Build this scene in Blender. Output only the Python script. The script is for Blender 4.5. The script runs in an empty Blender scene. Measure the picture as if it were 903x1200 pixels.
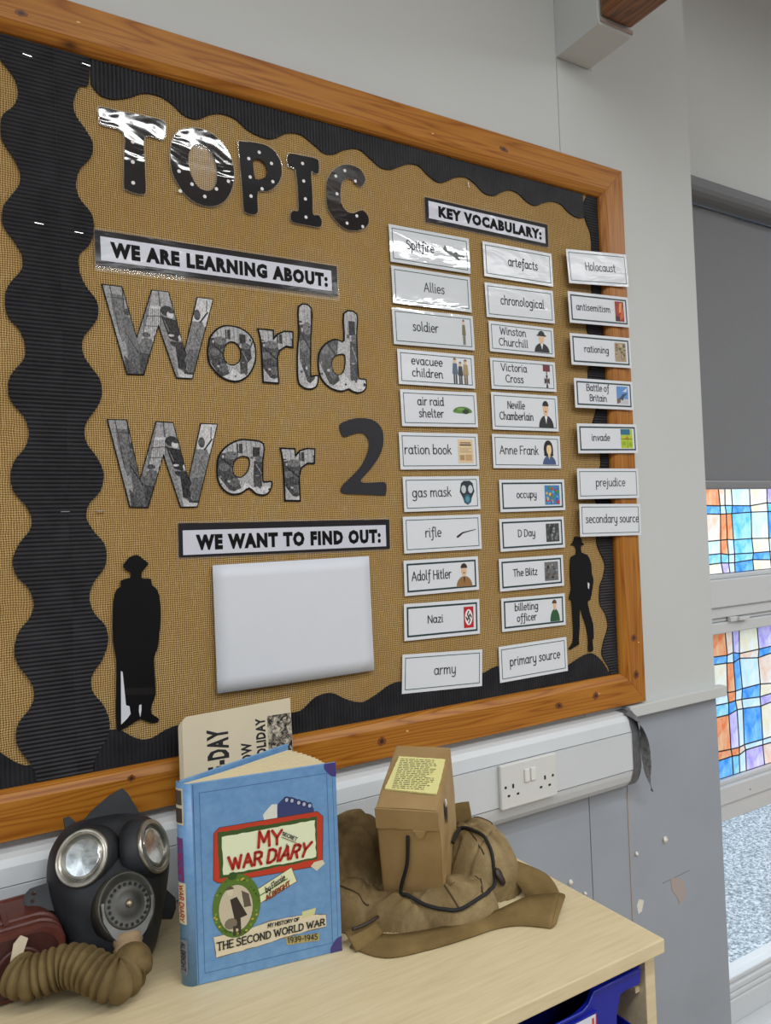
import bpy, math, random
from math import sin, cos, pi, radians as rad
from mathutils import Vector, Matrix, noise
from mathutils.geometry import tessellate_polygon

# ------------------------------------------------------------------ scene, camera, light, exposure
scene = bpy.context.scene
COL = scene.collection
random.seed(7)

# World origin: a point of the wall straight in front of the camera, at camera height.
# x runs right along the wall, y into the wall, z up. All lengths in metres.
FLOOR = -1.45
TABLE = -0.5515

def camera():
    yaw, pitch, roll, F = 0.5348, 0.0242, -0.0375, 865.0
    f = Vector((sin(yaw) * cos(pitch), cos(yaw) * cos(pitch), sin(pitch)))
    r = Vector((cos(yaw), -sin(yaw), 0)); u = r.cross(f)
    c, s = cos(roll), sin(roll)
    r2, u2 = c * r + s * u, -s * r + c * u
    cam = bpy.data.cameras.new('camera'); o = bpy.data.objects.new('camera', cam)
    m = Matrix((r2, u2, -f)).transposed().to_4x4()
    m.translation = Vector((0, -1.1963, 0)); o.matrix_world = m
    cam.sensor_fit = 'VERTICAL'; cam.sensor_height = 36.0
    cam.lens = F / 1200.0 * 36.0
    cam.clip_start = 0.02; cam.clip_end = 200
    COL.objects.link(o); scene.camera = o
camera()

w = bpy.data.worlds.new('overcast_sky'); scene.world = w; w.use_nodes = True
nt = w.node_tree; bg = nt.nodes['Background']
bg.inputs[0].default_value = (0.78, 0.89, 1.0, 1); bg.inputs[1].default_value = 1.9

CEIL = 1.6
def ceiling_light(x, y, power, note, sx=1.45, sy=0.10):
    """a surface-mounted tube fitting: housing, diffuser and the light it gives"""
    root = empty('ceiling_light', (x, y, CEIL), 'long white ceiling batten light, ' + note, 'light', 'ceiling battens')
    box('housing', (-sx/2, -sy/2, -0.06), (sx/2, sy/2, 0.0), M['plastic_white'], root)
    L = bpy.data.lights.new('tube', 'AREA'); L.shape = 'RECTANGLE'; L.size = sx; L.size_y = sy
    L.energy = power; L.color = (0.985, 1.0, 1.0)
    lo = bpy.data.objects.new('tube', L); lo.location = (0, 0, -0.075); lo.parent = root
    COL.objects.link(lo)
    return root

vs = scene.view_settings
vs.view_transform = 'Standard'; vs.look = 'None'; vs.exposure = 0.0; vs.gamma = 1.0
vs.use_curve_mapping = False

# ------------------------------------------------------------------ mesh helpers
def mesh_obj(name, verts, faces, mats=None, parent=None, fmat=None, smooth=False, loc=None):
    me = bpy.data.meshes.new(name)
    me.from_pydata([tuple(v) for v in verts], [], [tuple(f) for f in faces])
    if mats is not None:
        for m in (mats if isinstance(mats, (list, tuple)) else [mats]): me.materials.append(m)
    if fmat is not None: me.polygons.foreach_set('material_index', fmat)
    if smooth: me.polygons.foreach_set('use_smooth', [True] * len(me.polygons))
    me.update()
    o = bpy.data.objects.new(name, me); COL.objects.link(o)
    if parent is not None: o.parent = parent
    if loc is not None: o.location = loc
    return o

def tag(o, label=None, cat=None, group=None, kind=None):
    if label: o['label'] = label
    if cat: o['category'] = cat
    if group: o['group'] = group
    if kind: o['kind'] = kind
    return o

def empty(name, loc, label=None, cat=None, group=None, rot=(0, 0, 0), kind=None):
    o = bpy.data.objects.new(name, None); COL.objects.link(o)
    o.location = loc; o.rotation_euler = rot; o.empty_display_size = 0.02
    return tag(o, label, cat, group, kind)

class MB:
    """collects pieces of ONE part"""
    def __init__(s): s.v, s.f, s.m = [], [], []
    def add(s, v, f, m=0):
        n = len(s.v); s.v += [tuple(p) for p in v]; s.f += [tuple(i + n for i in q) for q in f]; s.m += [m] * len(f)
        return s
    def box(s, a, b, m=0, bev=0.0, mat=None):
        (x0, y0, z0), (x1, y1, z1) = a, b
        if bev <= 0:
            v = [(x0,y0,z0),(x1,y0,z0),(x1,y1,z0),(x0,y1,z0),(x0,y0,z1),(x1,y0,z1),(x1,y1,z1),(x0,y1,z1)]
            f = [(0,3,2,1),(4,5,6,7),(0,1,5,4),(1,2,6,5),(2,3,7,6),(3,0,4,7)]
        else:
            v, f = bevbox(a, b, bev)
        if mat is not None: v = [mat @ Vector(p) for p in v]
        return s.add(v, f, m)
    def build(s, name, mats, parent=None, smooth=False, loc=None):
        return mesh_obj(name, s.v, s.f, mats, parent, s.m, smooth, loc)

def bevbox(a, b, r):
    import bmesh
    bm = bmesh.new(); bmesh.ops.create_cube(bm, size=1)
    for v in bm.verts:
        v.co = Vector([a[i] + (b[i] - a[i]) * (v.co[i] + 0.5) for i in range(3)])
    bmesh.ops.bevel(bm, geom=list(bm.edges), offset=r, segments=2, affect='EDGES', profile=0.5)
    v = [tuple(p.co) for p in bm.verts]; f = [tuple(p.index for p in q.verts) for q in bm.faces]; bm.free()
    return v, f

def box(name, a, b, mat, parent=None, bev=0.0, smooth=False):
    return MB().box(a, b, 0, bev).build(name, mat, parent, smooth)

def catmull(pts, n=4, closed=True):
    out = []; N = len(pts)
    rng = range(N) if closed else range(N - 1)
    for i in rng:
        g = (lambda k: pts[k % N]) if closed else (lambda k: pts[min(max(k, 0), N - 1)])
        p0, p1, p2, p3 = g(i-1), g(i), g(i+1), g(i+2)
        for k in range(n):
            t = k / n
            out.append(tuple(0.5 * ((2*p1[j]) + (-p0[j]+p2[j])*t + (2*p0[j]-5*p1[j]+4*p2[j]-p3[j])*t*t + (-p0[j]+3*p1[j]-3*p2[j]+p3[j])*t**3) for j in range(len(p1))))
    if not closed: out.append(tuple(pts[-1]))
    return out

def plate_vf(loops, y0, y1):
    """flat cut-out with holes in the x-z plane, front at y0 (towards the room), back at y1"""
    loops = [list(l) for l in loops]
    tri = tessellate_polygon([[Vector((p[0], p[1], 0)) for p in l] for l in loops])
    flat = [p for l in loops for p in l]; n = len(flat)
    v = [(p[0], y0, p[1]) for p in flat] + [(p[0], y1, p[1]) for p in flat]
    f = []
    for t in tri:
        a, b, c = [flat[i] for i in t]
        cr = (b[0]-a[0])*(c[1]-a[1]) - (b[1]-a[1])*(c[0]-a[0])
        t = tuple(t) if cr > 0 else (t[0], t[2], t[1])
        f.append(t); f.append((t[0]+n, t[2]+n, t[1]+n))
    k = 0
    for l in loops:
        m = len(l)
        for i in range(m):
            a, b = k + i, k + (i + 1) % m
            f.append((a, b, b + n, a + n))
        k += m
    return v, f

def plate(name, loops, y0, y1, mat, parent=None, loc=None):
    v, f = plate_vf(loops, y0, y1)
    return mesh_obj(name, v, f, mat, parent, loc=loc)

def offset_loop(pts, d):
    """inset (d>0) a counter-clockwise or clockwise loop"""
    A = sum(pts[i][0]*pts[(i+1) % len(pts)][1] - pts[(i+1) % len(pts)][0]*pts[i][1] for i in range(len(pts)))
    s = 1 if A > 0 else -1; out = []; N = len(pts)
    for i in range(N):
        a, b, c = Vector(pts[i-1]), Vector(pts[i]), Vector(pts[(i+1) % N])
        e1 = (b - a); e2 = (c - b)
        if e1.length < 1e-9 or e2.length < 1e-9: out.append(tuple(b)); continue
        e1.normalize(); e2.normalize()
        n1 = Vector((-e1.y, e1.x)) * s; n2 = Vector((-e2.y, e2.x)) * s
        n = n1 + n2
        if n.length < 1e-6: out.append(tuple(b)); continue
        n.normalize(); k = max(n.dot(n1), 0.35)
        out.append(tuple(b + n * (d / k)))
    return out

def tube(path, radii, nseg=12, closed_ends=True, squash=None):
    """swept round tube; path list of Vector; returns verts, faces"""
    P = [Vector(p) for p in path]; n = len(P)
    if not hasattr(radii, '__len__'): radii = [radii] * n
    v, f = [], []
    t = (P[1] - P[0]).normalized(); up = Vector((0, 0, 1))
    if abs(t.dot(up)) > 0.9: up = Vector((0, 1, 0))
    a = t.cross(up).normalized()
    for i in range(n):
        t = ((P[min(i+1, n-1)] - P[max(i-1, 0)])).normalized()
        a = (a - t * a.dot(t)).normalized(); b = t.cross(a)
        for k in range(nseg):
            th = 2 * pi * k / nseg
            v.append(P[i] + (a * cos(th) + b * sin(th)) * radii[i])
    for i in range(n - 1):
        for k in range(nseg):
            k2 = (k + 1) % nseg
            f.append((i*nseg+k, i*nseg+k2, (i+1)*nseg+k2, (i+1)*nseg+k))
    if closed_ends:
        f.append(tuple(range(nseg))[::-1]); f.append(tuple((n-1)*nseg + k for k in range(nseg)))
    return v, f

def lathe(profile, nseg=32, cap=True):
    """profile (r, h) along local z"""
    v = []; f = []
    for r, h in profile:
        for k in range(nseg):
            v.append((r * cos(2*pi*k/nseg), r * sin(2*pi*k/nseg), h))
    for i in range(len(profile) - 1):
        for k in range(nseg):
            k2 = (k+1) % nseg
            f.append((i*nseg+k, i*nseg+k2, (i+1)*nseg+k2, (i+1)*nseg+k))
    if cap:
        f.append(tuple(range(nseg))[::-1]); f.append(tuple((len(profile)-1)*nseg + k for k in range(nseg)))
    return v, f

# ------------------------------------------------------------------ materials
M = {}
class NT:
    def __init__(s, name, rough=0.6, spec=0.5, metal=0.0, coat=0.0):
        s.m = bpy.data.materials.new(name); s.m.use_nodes = True
        s.t = s.m.node_tree; s.b = s.t.nodes['Principled BSDF']
        s.b.inputs['Roughness'].default_value = rough
        s.b.inputs['Specular IOR Level'].default_value = spec
        s.b.inputs['Metallic'].default_value = metal
        s.b.inputs['Coat Weight'].default_value = coat
        s.co = s.n('ShaderNodeTexCoord').outputs['Object']
    def n(s, typ, **kw):
        x = s.t.nodes.new(typ)
        for k, v in kw.items():
            if k.startswith('i_'):
                x.inputs[k[2:].replace('_', ' ')].default_value = v
            else: setattr(x, k, v)
        return x
    def l(s, a, b): s.t.links.new(a, b)
    def map(s, scale=(1, 1, 1), rot=(0, 0, 0), loc=(0, 0, 0), src=None):
        x = s.n('ShaderNodeMapping'); x.inputs['Scale'].default_value = scale; x.inputs['Rotation'].default_value = rot; x.inputs['Location'].default_value = loc
        s.l(src or s.co, x.inputs['Vector']); return x.outputs[0]
    def noise(s, scale, detail=3, rough=0.5, src=None, dist=0.0):
        x = s.n('ShaderNodeTexNoise'); x.inputs['Scale'].default_value = scale; x.inputs['Detail'].default_value = detail
        x.inputs['Roughness'].default_value = rough; x.inputs['Distortion'].default_value = dist
        s.l(src or s.co, x.inputs['Vector']); return x.outputs['Fac']
    def ramp(s, fac, stops, interp='LINEAR'):
        x = s.n('ShaderNodeValToRGB'); r = x.color_ramp; r.interpolation = interp
        while len(r.elements) < len(stops): r.elements.new(0.5)
        for e, (p, c) in zip(r.elements, stops):
            e.position = p; e.color = (*c, 1) if len(c) == 3 else c
        s.l(fac, x.inputs[0]); return x.outputs[0]
    def mix(s, fac, a, b, mode='MIX'):
        x = s.n('ShaderNodeMix', data_type='RGBA', blend_type=mode)
        for sock, v in ((x.inputs[0], fac), (x.inputs[6], a), (x.inputs[7], b)):
            if isinstance(v, bpy.types.NodeSocket): s.l(v, sock)
            elif isinstance(v, (int, float)): sock.default_value = v
            else: sock.default_value = (*v, 1) if len(v) == 3 else v
        return x.outputs[2]
    def math(s, op, a, b=0.0, c=0.0):
        x = s.n('ShaderNodeMath', operation=op)
        for i, v in enumerate((a, b, c)):
            if isinstance(v, bpy.types.NodeSocket): s.l(v, x.inputs[i])
            else: x.inputs[i].default_value = v
        return x.outputs[0]
    def color(s, c):
        if isinstance(c, bpy.types.NodeSocket): s.l(c, s.b.inputs['Base Color'])
        else: s.b.inputs['Base Color'].default_value = (*c, 1)
        return s
    def bump(s, h, strength=0.3, dist=0.001):
        x = s.n('ShaderNodeBump'); x.inputs['Strength'].default_value = strength; x.inputs['Distance'].default_value = dist
        s.l(h, x.inputs['Height']); s.l(x.outputs[0], s.b.inputs['Normal']); return x.outputs[0]
    def rough(s, r):
        s.l(r, s.b.inputs['Roughness'])

def srgb(r, g, b):
    f = lambda c: c/12.92 if c <= 0.04045 else ((c+0.055)/1.055)**2.4
    return (f(r/255), f(g/255), f(b/255))

def simple(name, rgb, rough=0.6, spec=0.5, metal=0.0, var=0.0, vs_=20, bump=0.0, bs=60, coat=0.0):
    t = NT(name, rough, spec, metal, coat)
    if var > 0:
        lo = tuple(max(c*(1-var), 0) for c in rgb); hi = tuple(min(c*(1+var), 1) for c in rgb)
        t.color(t.ramp(t.noise(vs_, 4), [(0.3, lo), (0.7, hi)]))
    else: t.color(rgb)
    if bump > 0: t.bump(t.noise(bs, 4), bump, 0.002)
    M[name] = t.m
    return t

PRINT = {}
def ink(r, g, b):
    """printed flat colour"""
    k = (r, g, b)
    if k not in PRINT:
        t = NT('print_ink', 0.45, 0.4); t.color(srgb(r, g, b)); PRINT[k] = t.m
    return PRINT[k]

# measured outlines, tenths of a millimetre (x, z) on the board
GLYPH = {
  'T': [[(2136,6692),(2188,6746),(2455,6743),(2716,6766),(3091,6773),(3158,6720),(3164,6637),(3138,6504),(3082,6454),(2826,6443),(2813,5984),(2814,5556),(2759,5498),(2628,5491),(2512,5522),(2487,5558),(2498,5968),(2503,6427),(2193,6470),(2157,6536)]],
  'O': [[(3243,6361),(3289,6513),(3391,6665),(3563,6755),(3764,6785),(3965,6733),(4109,6622),(4237,6447),(4295,6225),(4271,5955),(4168,5715),(4015,5569),(3838,5506),(3638,5524),(3471,5619),(3350,5764),(3258,5942),(3229,6160)],[(3519,6254),(3557,6391),(3640,6497),(3784,6531),(3898,6456),(3980,6301),(4003,6103),(3983,5925),(3905,5793),(3788,5755),(3661,5800),(3566,5951),(3523,6113)]],
  'P': [[(4404,6713),(4451,6739),(4667,6776),(4886,6780),(5058,6708),(5158,6548),(5174,6354),(5119,6190),(5019,6063),(4889,5977),(4715,5926),(4704,5596),(4670,5536),(4592,5510),(4501,5528),(4456,5564),(4446,5872),(4411,6455)],[(4656,6466),(4767,6506),(4859,6451),(4902,6340),(4883,6246),(4818,6181),(4682,6140),(4656,6272)]],
  'I': [[(5296,6610),(5317,6715),(5383,6746),(5598,6755),(5868,6760),(5909,6685),(5900,6526),(5840,6492),(5749,6494),(5757,6075),(5754,5733),(5862,5728),(5920,5655),(5916,5561),(5854,5518),(5618,5516),(5354,5521),(5326,5653),(5378,5718),(5477,5749),(5480,6081),(5455,6461),(5374,6505),(5309,6512)]],
  'C': [[(6050,6166),(6066,6389),(6171,6585),(6352,6742),(6532,6801),(6747,6775),(6852,6668),(6858,6556),(6789,6460),(6716,6455),(6629,6533),(6522,6565),(6413,6494),(6343,6352),(6327,6126),(6374,5976),(6477,5901),(6603,5908),(6714,5971),(6805,5988),(6894,5914),(6907,5787),(6829,5676),(6662,5598),(6446,5576),(6273,5656),(6106,5831),(6049,5977)]],
  'W1': [[(2110,3961),(2415,3965),(2615,3184),(2868,3974),(3138,3980),(3366,3050),(3600,3950),(3875,3950),(3482,2586),(3216,2581),(2958,3401),(2711,2594),(2447,2585)]],
  'W2': [[(2133,1866),(2428,1870),(2601,943),(2873,1860),(3147,1856),(3366,945),(3593,1861),(3880,1861),(3498,486),(3221,486),(2975,1319),(2716,490),(2432,500)]],
  'o': [[(3767,3161),(3804,3306),(3905,3434),(4037,3515),(4202,3530),(4367,3493),(4506,3394),(4578,3221),(4581,3010),(4513,2825),(4407,2687),(4254,2605),(4089,2610),(3929,2684),(3789,2847),(3756,3002)],[(4023,3073),(4059,3188),(4127,3252),(4226,3253),(4300,3173),(4319,3052),(4282,2936),(4180,2872),(4082,2893),(4026,2978)]],
  'r1': [[(4647,3533),(4925,3536),(4923,3387),(5004,3478),(5130,3541),(5292,3548),(5282,3278),(5156,3286),(5029,3198),(4982,3077),(4990,2621),(4711,2621),(4700,3085),(4686,3379)]],
  'l': [[(5429,4022),(5668,4014),(5638,3509),(5605,2843),(5647,2789),(5748,2803),(5736,2666),(5677,2587),(5546,2558),(5420,2603),(5362,2724),(5367,3145),(5412,3554)]],
  'd': [[(6324,3999),(6589,4020),(6572,3604),(6574,2899),(6611,2814),(6738,2799),(6715,2627),(6580,2555),(6442,2574),(6365,2611),(6207,2559),(5979,2614),(5815,2774),(5774,2976),(5795,3217),(5934,3401),(6129,3500),(6311,3501)],[(6042,3049),(6077,3156),(6176,3223),(6304,3228),(6305,3053),(6260,2911),(6161,2858),(6067,2913)]],
  'a': [[(3852,1133),(3883,1324),(4013,1483),(4215,1594),(4417,1607),(4670,1553),(4648,1249),(4638,963),(4661,892),(4798,899),(4762,749),(4665,678),(4516,697),(4389,793),(4240,709),(4058,700),(3919,805),(3853,960)],[(4119,1119),(4149,1241),(4261,1324),(4389,1309),(4411,1203),(4362,1068),(4249,979),(4141,1014)]],
  'r2': [[(4989,1482),(5255,1478),(5258,1350),(5353,1451),(5495,1491),(5637,1487),(5619,1234),(5485,1232),(5362,1149),(5316,1002),(5320,570),(5037,577),(5033,1001),(5020,1291)]],
  'two': [[(6153,1924),(6219,1988),(6437,2062),(6701,2085),(6921,2025),(7050,1873),(7062,1638),(6961,1381),(6749,1125),(6541,904),(6873,893),(7075,885),(7075,678),(7020,651),(6597,670),(6167,696),(6159,824),(6350,988),(6576,1201),(6728,1474),(6750,1668),(6645,1800),(6470,1794),(6251,1722),(6177,1784)]],
  'soldier1': [[(2468,-252),(2545,-256),(2608,-313),(2685,-384),(2644,-448),(2590,-512),(2574,-591),(2613,-620),(2717,-627),(2735,-730),(2792,-780),(2841,-905),(2854,-1203),(2823,-1522),(2790,-1734),(2734,-1861),(2737,-2208),(2737,-2449),(2673,-2599),(2669,-2731),(2771,-2814),(2756,-2878),(2626,-2857),(2499,-2783),(2369,-2841),(2254,-2887),(2142,-2868),(2156,-2182),(2166,-1819),(2128,-1554),(2134,-1138),(2159,-878),(2212,-751),(2264,-716),(2266,-624),(2407,-593),(2414,-514),(2347,-471),(2305,-402),(2350,-339),(2403,-275)]],
  'white1': [[(2228,-2009),(2253,-2026),(2276,-2356),(2289,-2540),(2339,-2561),(2353,-2681),(2296,-2750),(2211,-2820)],[(2484,-2570),(2518,-2562),(2515,-2654),(2494,-2756),(2477,-2661)]],
  'band1': [[(2221,-2275),(2720,-2334),(2722,-2436),(2230,-2380)]],
  'soldier2': [[(11874,-313),(12057,-334),(12084,-440),(12140,-473),(12121,-502),(12055,-514),(12058,-664),(12241,-733),(12334,-919),(12342,-1131),(12383,-1284),(12341,-1492),(12263,-1727),(12177,-1765),(12243,-2056),(12314,-2273),(12316,-2573),(12271,-2628),(12288,-2825),(12235,-2870),(12132,-2846),(12145,-2645),(12109,-2342),(11996,-2033),(11935,-1879),(11898,-2292),(11858,-2613),(11855,-2672),(11710,-2715),(11607,-2756),(11548,-2726),(11676,-2608),(11711,-2362),(11703,-2007),(11690,-1696),(11630,-1676),(11636,-1588),(11696,-1445),(11680,-1178),(11711,-796),(11788,-725),(11892,-686),(11888,-552),(11842,-499),(11754,-480),(11763,-457),(11814,-429),(11852,-341)]],
  'white2': [[(12196,-1332),(12252,-1366),(12228,-1490),(12197,-1452)]],
}
DOTS = {
  'T': [(2215,6627),(2622,6605),(2637,6301),(2628,5975),(2624,5641),(2979,6619)],
  'O': [(3548,6469),(3744,6622),(3359,5986),(4173,6315),(4192,5997),(3567,5815),(3776,5652),(3979,5820),(3369,5661)],
  'P': [(4765,6625),(4570,6470),(4986,6479),(4584,6152),(5000,6159),(4795,5990),(4588,5820)],
  'I': [(5583,6612),(5594,6296),(5615,5976),(5613,5645)],
  'C': [(6437,6668),(6245,6525),(6653,6519),(6256,6198),(6655,5863),(6444,5687),(6774,5682)],
}
EDGE = {
  'stripL': [(755,7126),(947,6902),(1013,6685),(958,6459),(810,6281),(766,6107),(793,5882),(920,5679),(1010,5466),(993,5275),(865,5063),(771,4883),(773,4630),(912,4423),(1010,4230),(997,4019),(836,3788),(770,3572),(805,3301),(944,3133),(1021,2910),(996,2699),(826,2456),(781,2247),(818,2067),(917,1935),(996,1820),(1041,1614),(987,1406),(839,1197),(785,970),(828,743),(967,559),(1045,375),(1020,193),(872,-7),(785,-251),(841,-480),(980,-648),(1045,-880),(991,-1080),(843,-1269),(777,-1531),(832,-1762),(969,-1983),(1026,-2194),(960,-2387),(814,-2566),(768,-2781),(825,-2970),(942,-3170),(1020,-3343),(1028,-3502)],
  'stripR': [(2028,7565),(2001,7065),(1877,6996),(1781,6750),(1798,6535),(1928,6348),(2036,6154),(2008,5927),(1844,5695),(1779,5438),(1832,5231),(1985,5042),(2024,4805),(1949,4549),(1796,4354),(1802,4090),(1887,3885),(2031,3686),(2048,3469),(1961,3290),(1821,3082),(1815,2842),(1922,2659),(2053,2451),(2055,2185),(1973,2012),(1818,1761),(1825,1498),(1976,1263),(2060,1023),(2008,759),(1845,570),(1795,357),(1901,140),(2053,-80),(2045,-391),(1881,-618),(1808,-849),(1869,-1091),(2021,-1294),(2059,-1536),(1962,-1810),(1813,-2027),(1816,-2262),(1966,-2496),(2049,-2769),(1997,-2996),(1857,-3206),(1801,-3335),(1784,-3472)],
  'top': [(2004,7127),(2156,6945),(2372,6930),(2621,7029),(2823,7149),(3080,7177),(3292,7092),(3462,6966),(3689,6945),(3910,7081),(4119,7150),(4359,7122),(4598,6974),(4910,6920),(5103,6976),(5302,7107),(5568,7150),(5833,7027),(6035,6916),(6245,6949),(6463,7079),(6755,7163),(7012,7035),(7225,6918),(7446,6923),(7643,7022),(7876,7129),(8108,7141),(8337,6992),(8572,6910),(8784,6984),(9001,7106),(9255,7160),(9469,7087),(9720,6930),(9982,6923),(10179,7035),(10416,7132),(10650,7106),(10883,6980),(11123,6933),(11376,7045),(11631,7127),(11885,7113),(12135,6968),(12394,6900),(12619,6948)],
  'right': [(12743,7510),(12571,7180),(12659,6870),(12785,6611),(12800,6222),(12698,5815),(12750,5404),(12731,5095),(12579,4743),(12536,4406),(12618,4138),(12594,3749),(12506,3301),(12597,2922),(12730,2598),(12594,2261),(12536,1929),(12749,1660),(12779,1274),(12502,805),(12552,515),(12702,223),(12671,-67),(12545,-352),(12584,-594),(12766,-940),(12713,-1227),(12584,-1459),(12560,-1841),(12727,-2095),(12776,-2389),(12620,-2708),(12556,-2988),(12753,-3299),(12792,-3544)],
  'bottom': [(2042,-2877),(2203,-2910),(2389,-3047),(2541,-3113),(2697,-3101),(2898,-3015),(3169,-2973),(3443,-3045),(3721,-3189),(4009,-3238),(4308,-3161),(4570,-3060),(4853,-3067),(5185,-3085),(5496,-2890),(5808,-2866),(6081,-3012),(6402,-3117),(6698,-3030),(7046,-2875),(7352,-2880),(7659,-3020),(8019,-3146),(8397,-3108),(8792,-2959),(9189,-2956),(9551,-2866),(9911,-2968),(10333,-3105),(10770,-3187),(11225,-3179),(11521,-3088),(11947,-2941),(12253,-2916),(12551,-3128),(12759,-3422)],
}
CARD = {
  'Spitfire': (0.8308,0.5497,0.1908,0.0723,0.0202),
  'Allies': (0.8313,0.4701,0.1876,0.0723,0.0203),
  'soldier': (0.8321,0.3909,0.1932,0.0702,0.0274),
  'evacuee|children': (0.835,0.3124,0.1826,0.0675,0.0151),
  'air raid|shelter': (0.8382,0.2343,0.1824,0.0708,0.0255),
  'ration book': (0.8343,0.1506,0.1883,0.0715,0.0157),
  'gas mask': (0.8362,0.0673,0.1823,0.0673,0.0129),
  'rifle': (0.8342,-0.011,0.1852,0.0699,0.0046),
  'Adolf Hitler': (0.8275,-0.0934,0.1764,0.067,-0.0017),
  'Nazi': (0.825,-0.1783,0.1789,0.0695,-0.0235),
  'army': (0.8212,-0.2778,0.1888,0.0729,-0.0599),
  'artefacts': (1.0572,0.5546,0.1913,0.0728,0.0207),
  'chronological': (1.0578,0.4709,0.1894,0.0718,0.0359),
  'Winston|Churchill': (1.0584,0.3939,0.1798,0.0638,0.0159),
  'Victoria|Cross': (1.0588,0.3176,0.1803,0.0649,0.025),
  'Neville|Chamberlain': (1.0591,0.2384,0.1837,0.0777,0.0112),
  'Anne Frank': (1.0592,0.1544,0.188,0.0705,0.0051),
  'occupy': (1.0698,0.0616,0.1817,0.0673,0.0061),
  'D Day': (1.0649,-0.0197,0.1797,0.0674,0.0075),
  'The Blitz': (1.0584,-0.1019,0.1779,0.0672,0.0003),
  'billeting|officer': (1.0593,-0.185,0.1766,0.0684,-0.0133),
  'primary source': (1.0534,-0.2834,0.1879,0.0732,0.0037),
  'Holocaust': (1.2787,0.5742,0.182,0.0757,0.0712),
  'antisemitism': (1.2768,0.4797,0.1811,0.0698,0.0334),
  'rationing': (1.2774,0.3858,0.1816,0.07,0.0229),
  'Battle of|Britain': (1.2807,0.2874,0.1763,0.0656,0.0091),
  'invade': (1.2861,0.1874,0.1811,0.0662,0.0196),
  'prejudice': (1.2819,0.0855,0.1846,0.0678,0.0035),
  'secondary source': (1.2835,0.0035,0.1845,0.072,-0.0152),
  'B1lam': (0.4124,0.4515,0.422,0.0669,0.0164),
  'B1black': (0.4114,0.4544,0.4171,0.0547,0.0135),
  'B1white': (0.4093,0.4534,0.3972,0.0375,0.0125),
  'B2black': (0.9835,0.6307,0.3229,0.0487,0.0087),
  'B2white': (0.983,0.6304,0.3071,0.0345,0.0015),
  'B3black': (0.5146,-0.0063,0.3943,0.0549,-0.0094),
  'B3white': (0.5137,-0.0096,0.3795,0.0397,-0.0058),
  'A4': (0.5175,-0.1514,0.2937,0.2086,0.0012),
}
COVER = {
  'red': [(387,1861),(1645,1853),(1720,1777),(1691,1158),(1218,1167),(356,1190),(298,1238),(320,1803)],
  'green': [(366,1804),(1632,1786),(1623,1249),(376,1242)],
  'cream': [(415,1749),(1610,1751),(1613,1270),(415,1271)],
  'MY': [(866,1735),(1158,1703),(1152,1534),(859,1536)],
  'WAR': [(487,1482),(1550,1478),(1473,1316),(501,1330)],
  'SECRET': [(1186,1678),(1372,1568),(1350,1529),(1175,1642)],
  'oval': [(270,928),(870,802),(579,1258),(554,475)],
  'photo': [(347,884),(769,795),(566,1129),(547,552)],
  'coat': [(489,957),(574,977),(698,725),(612,706),(617,573),(543,590),(529,743)],
  'head': [(492,1059)],
  'boards': [(633,1040),(726,983),(749,827),(664,827)],
  'label': [(803,996),(1279,1198),(1342,1012),(855,834)],
  'by': [(938,997),(1187,1120),(1195,1070),(946,948)],
  'ALB': [(935,912),(1243,1041),(1255,981),(943,853)],
  'gline': [(839,922),(1225,1074)],
  'blob': [(940,1932),(1052,2048),(1130,2035),(1114,1864),(948,1864)],
  'people': [(1130,2035),(1231,2115),(1330,2090),(1409,2048),(1548,1986),(1606,1898),(1604,1859),(1124,1859)],
  'heads': [(1250,2074),(1319,2053),(1407,2013),(1477,1982),(1551,1951)],
  'strip': [(280,537),(730,539),(963,583),(1396,566),(1718,506),(1713,361),(1111,340),(993,319),(300,282)],
  'TSWW': [(315,464),(1686,464),(1683,387),(316,371)],
  'MYH': [(952,560),(1356,551),(1354,513),(951,509)],
  'leaf1': [(1398,614),(1590,621),(1567,548),(1394,518)],
  'leaf2': [(1539,1167),(1581,1218),(1704,1224),(1722,1162),(1617,1094)],
  'tag': [(1169,337),(1619,294),(1615,197),(1186,237)],
  'years': [(1199,330),(1588,291),(1586,223),(1202,262)],
  'tl': [(224,2295),(1858,2332)],
}

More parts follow.
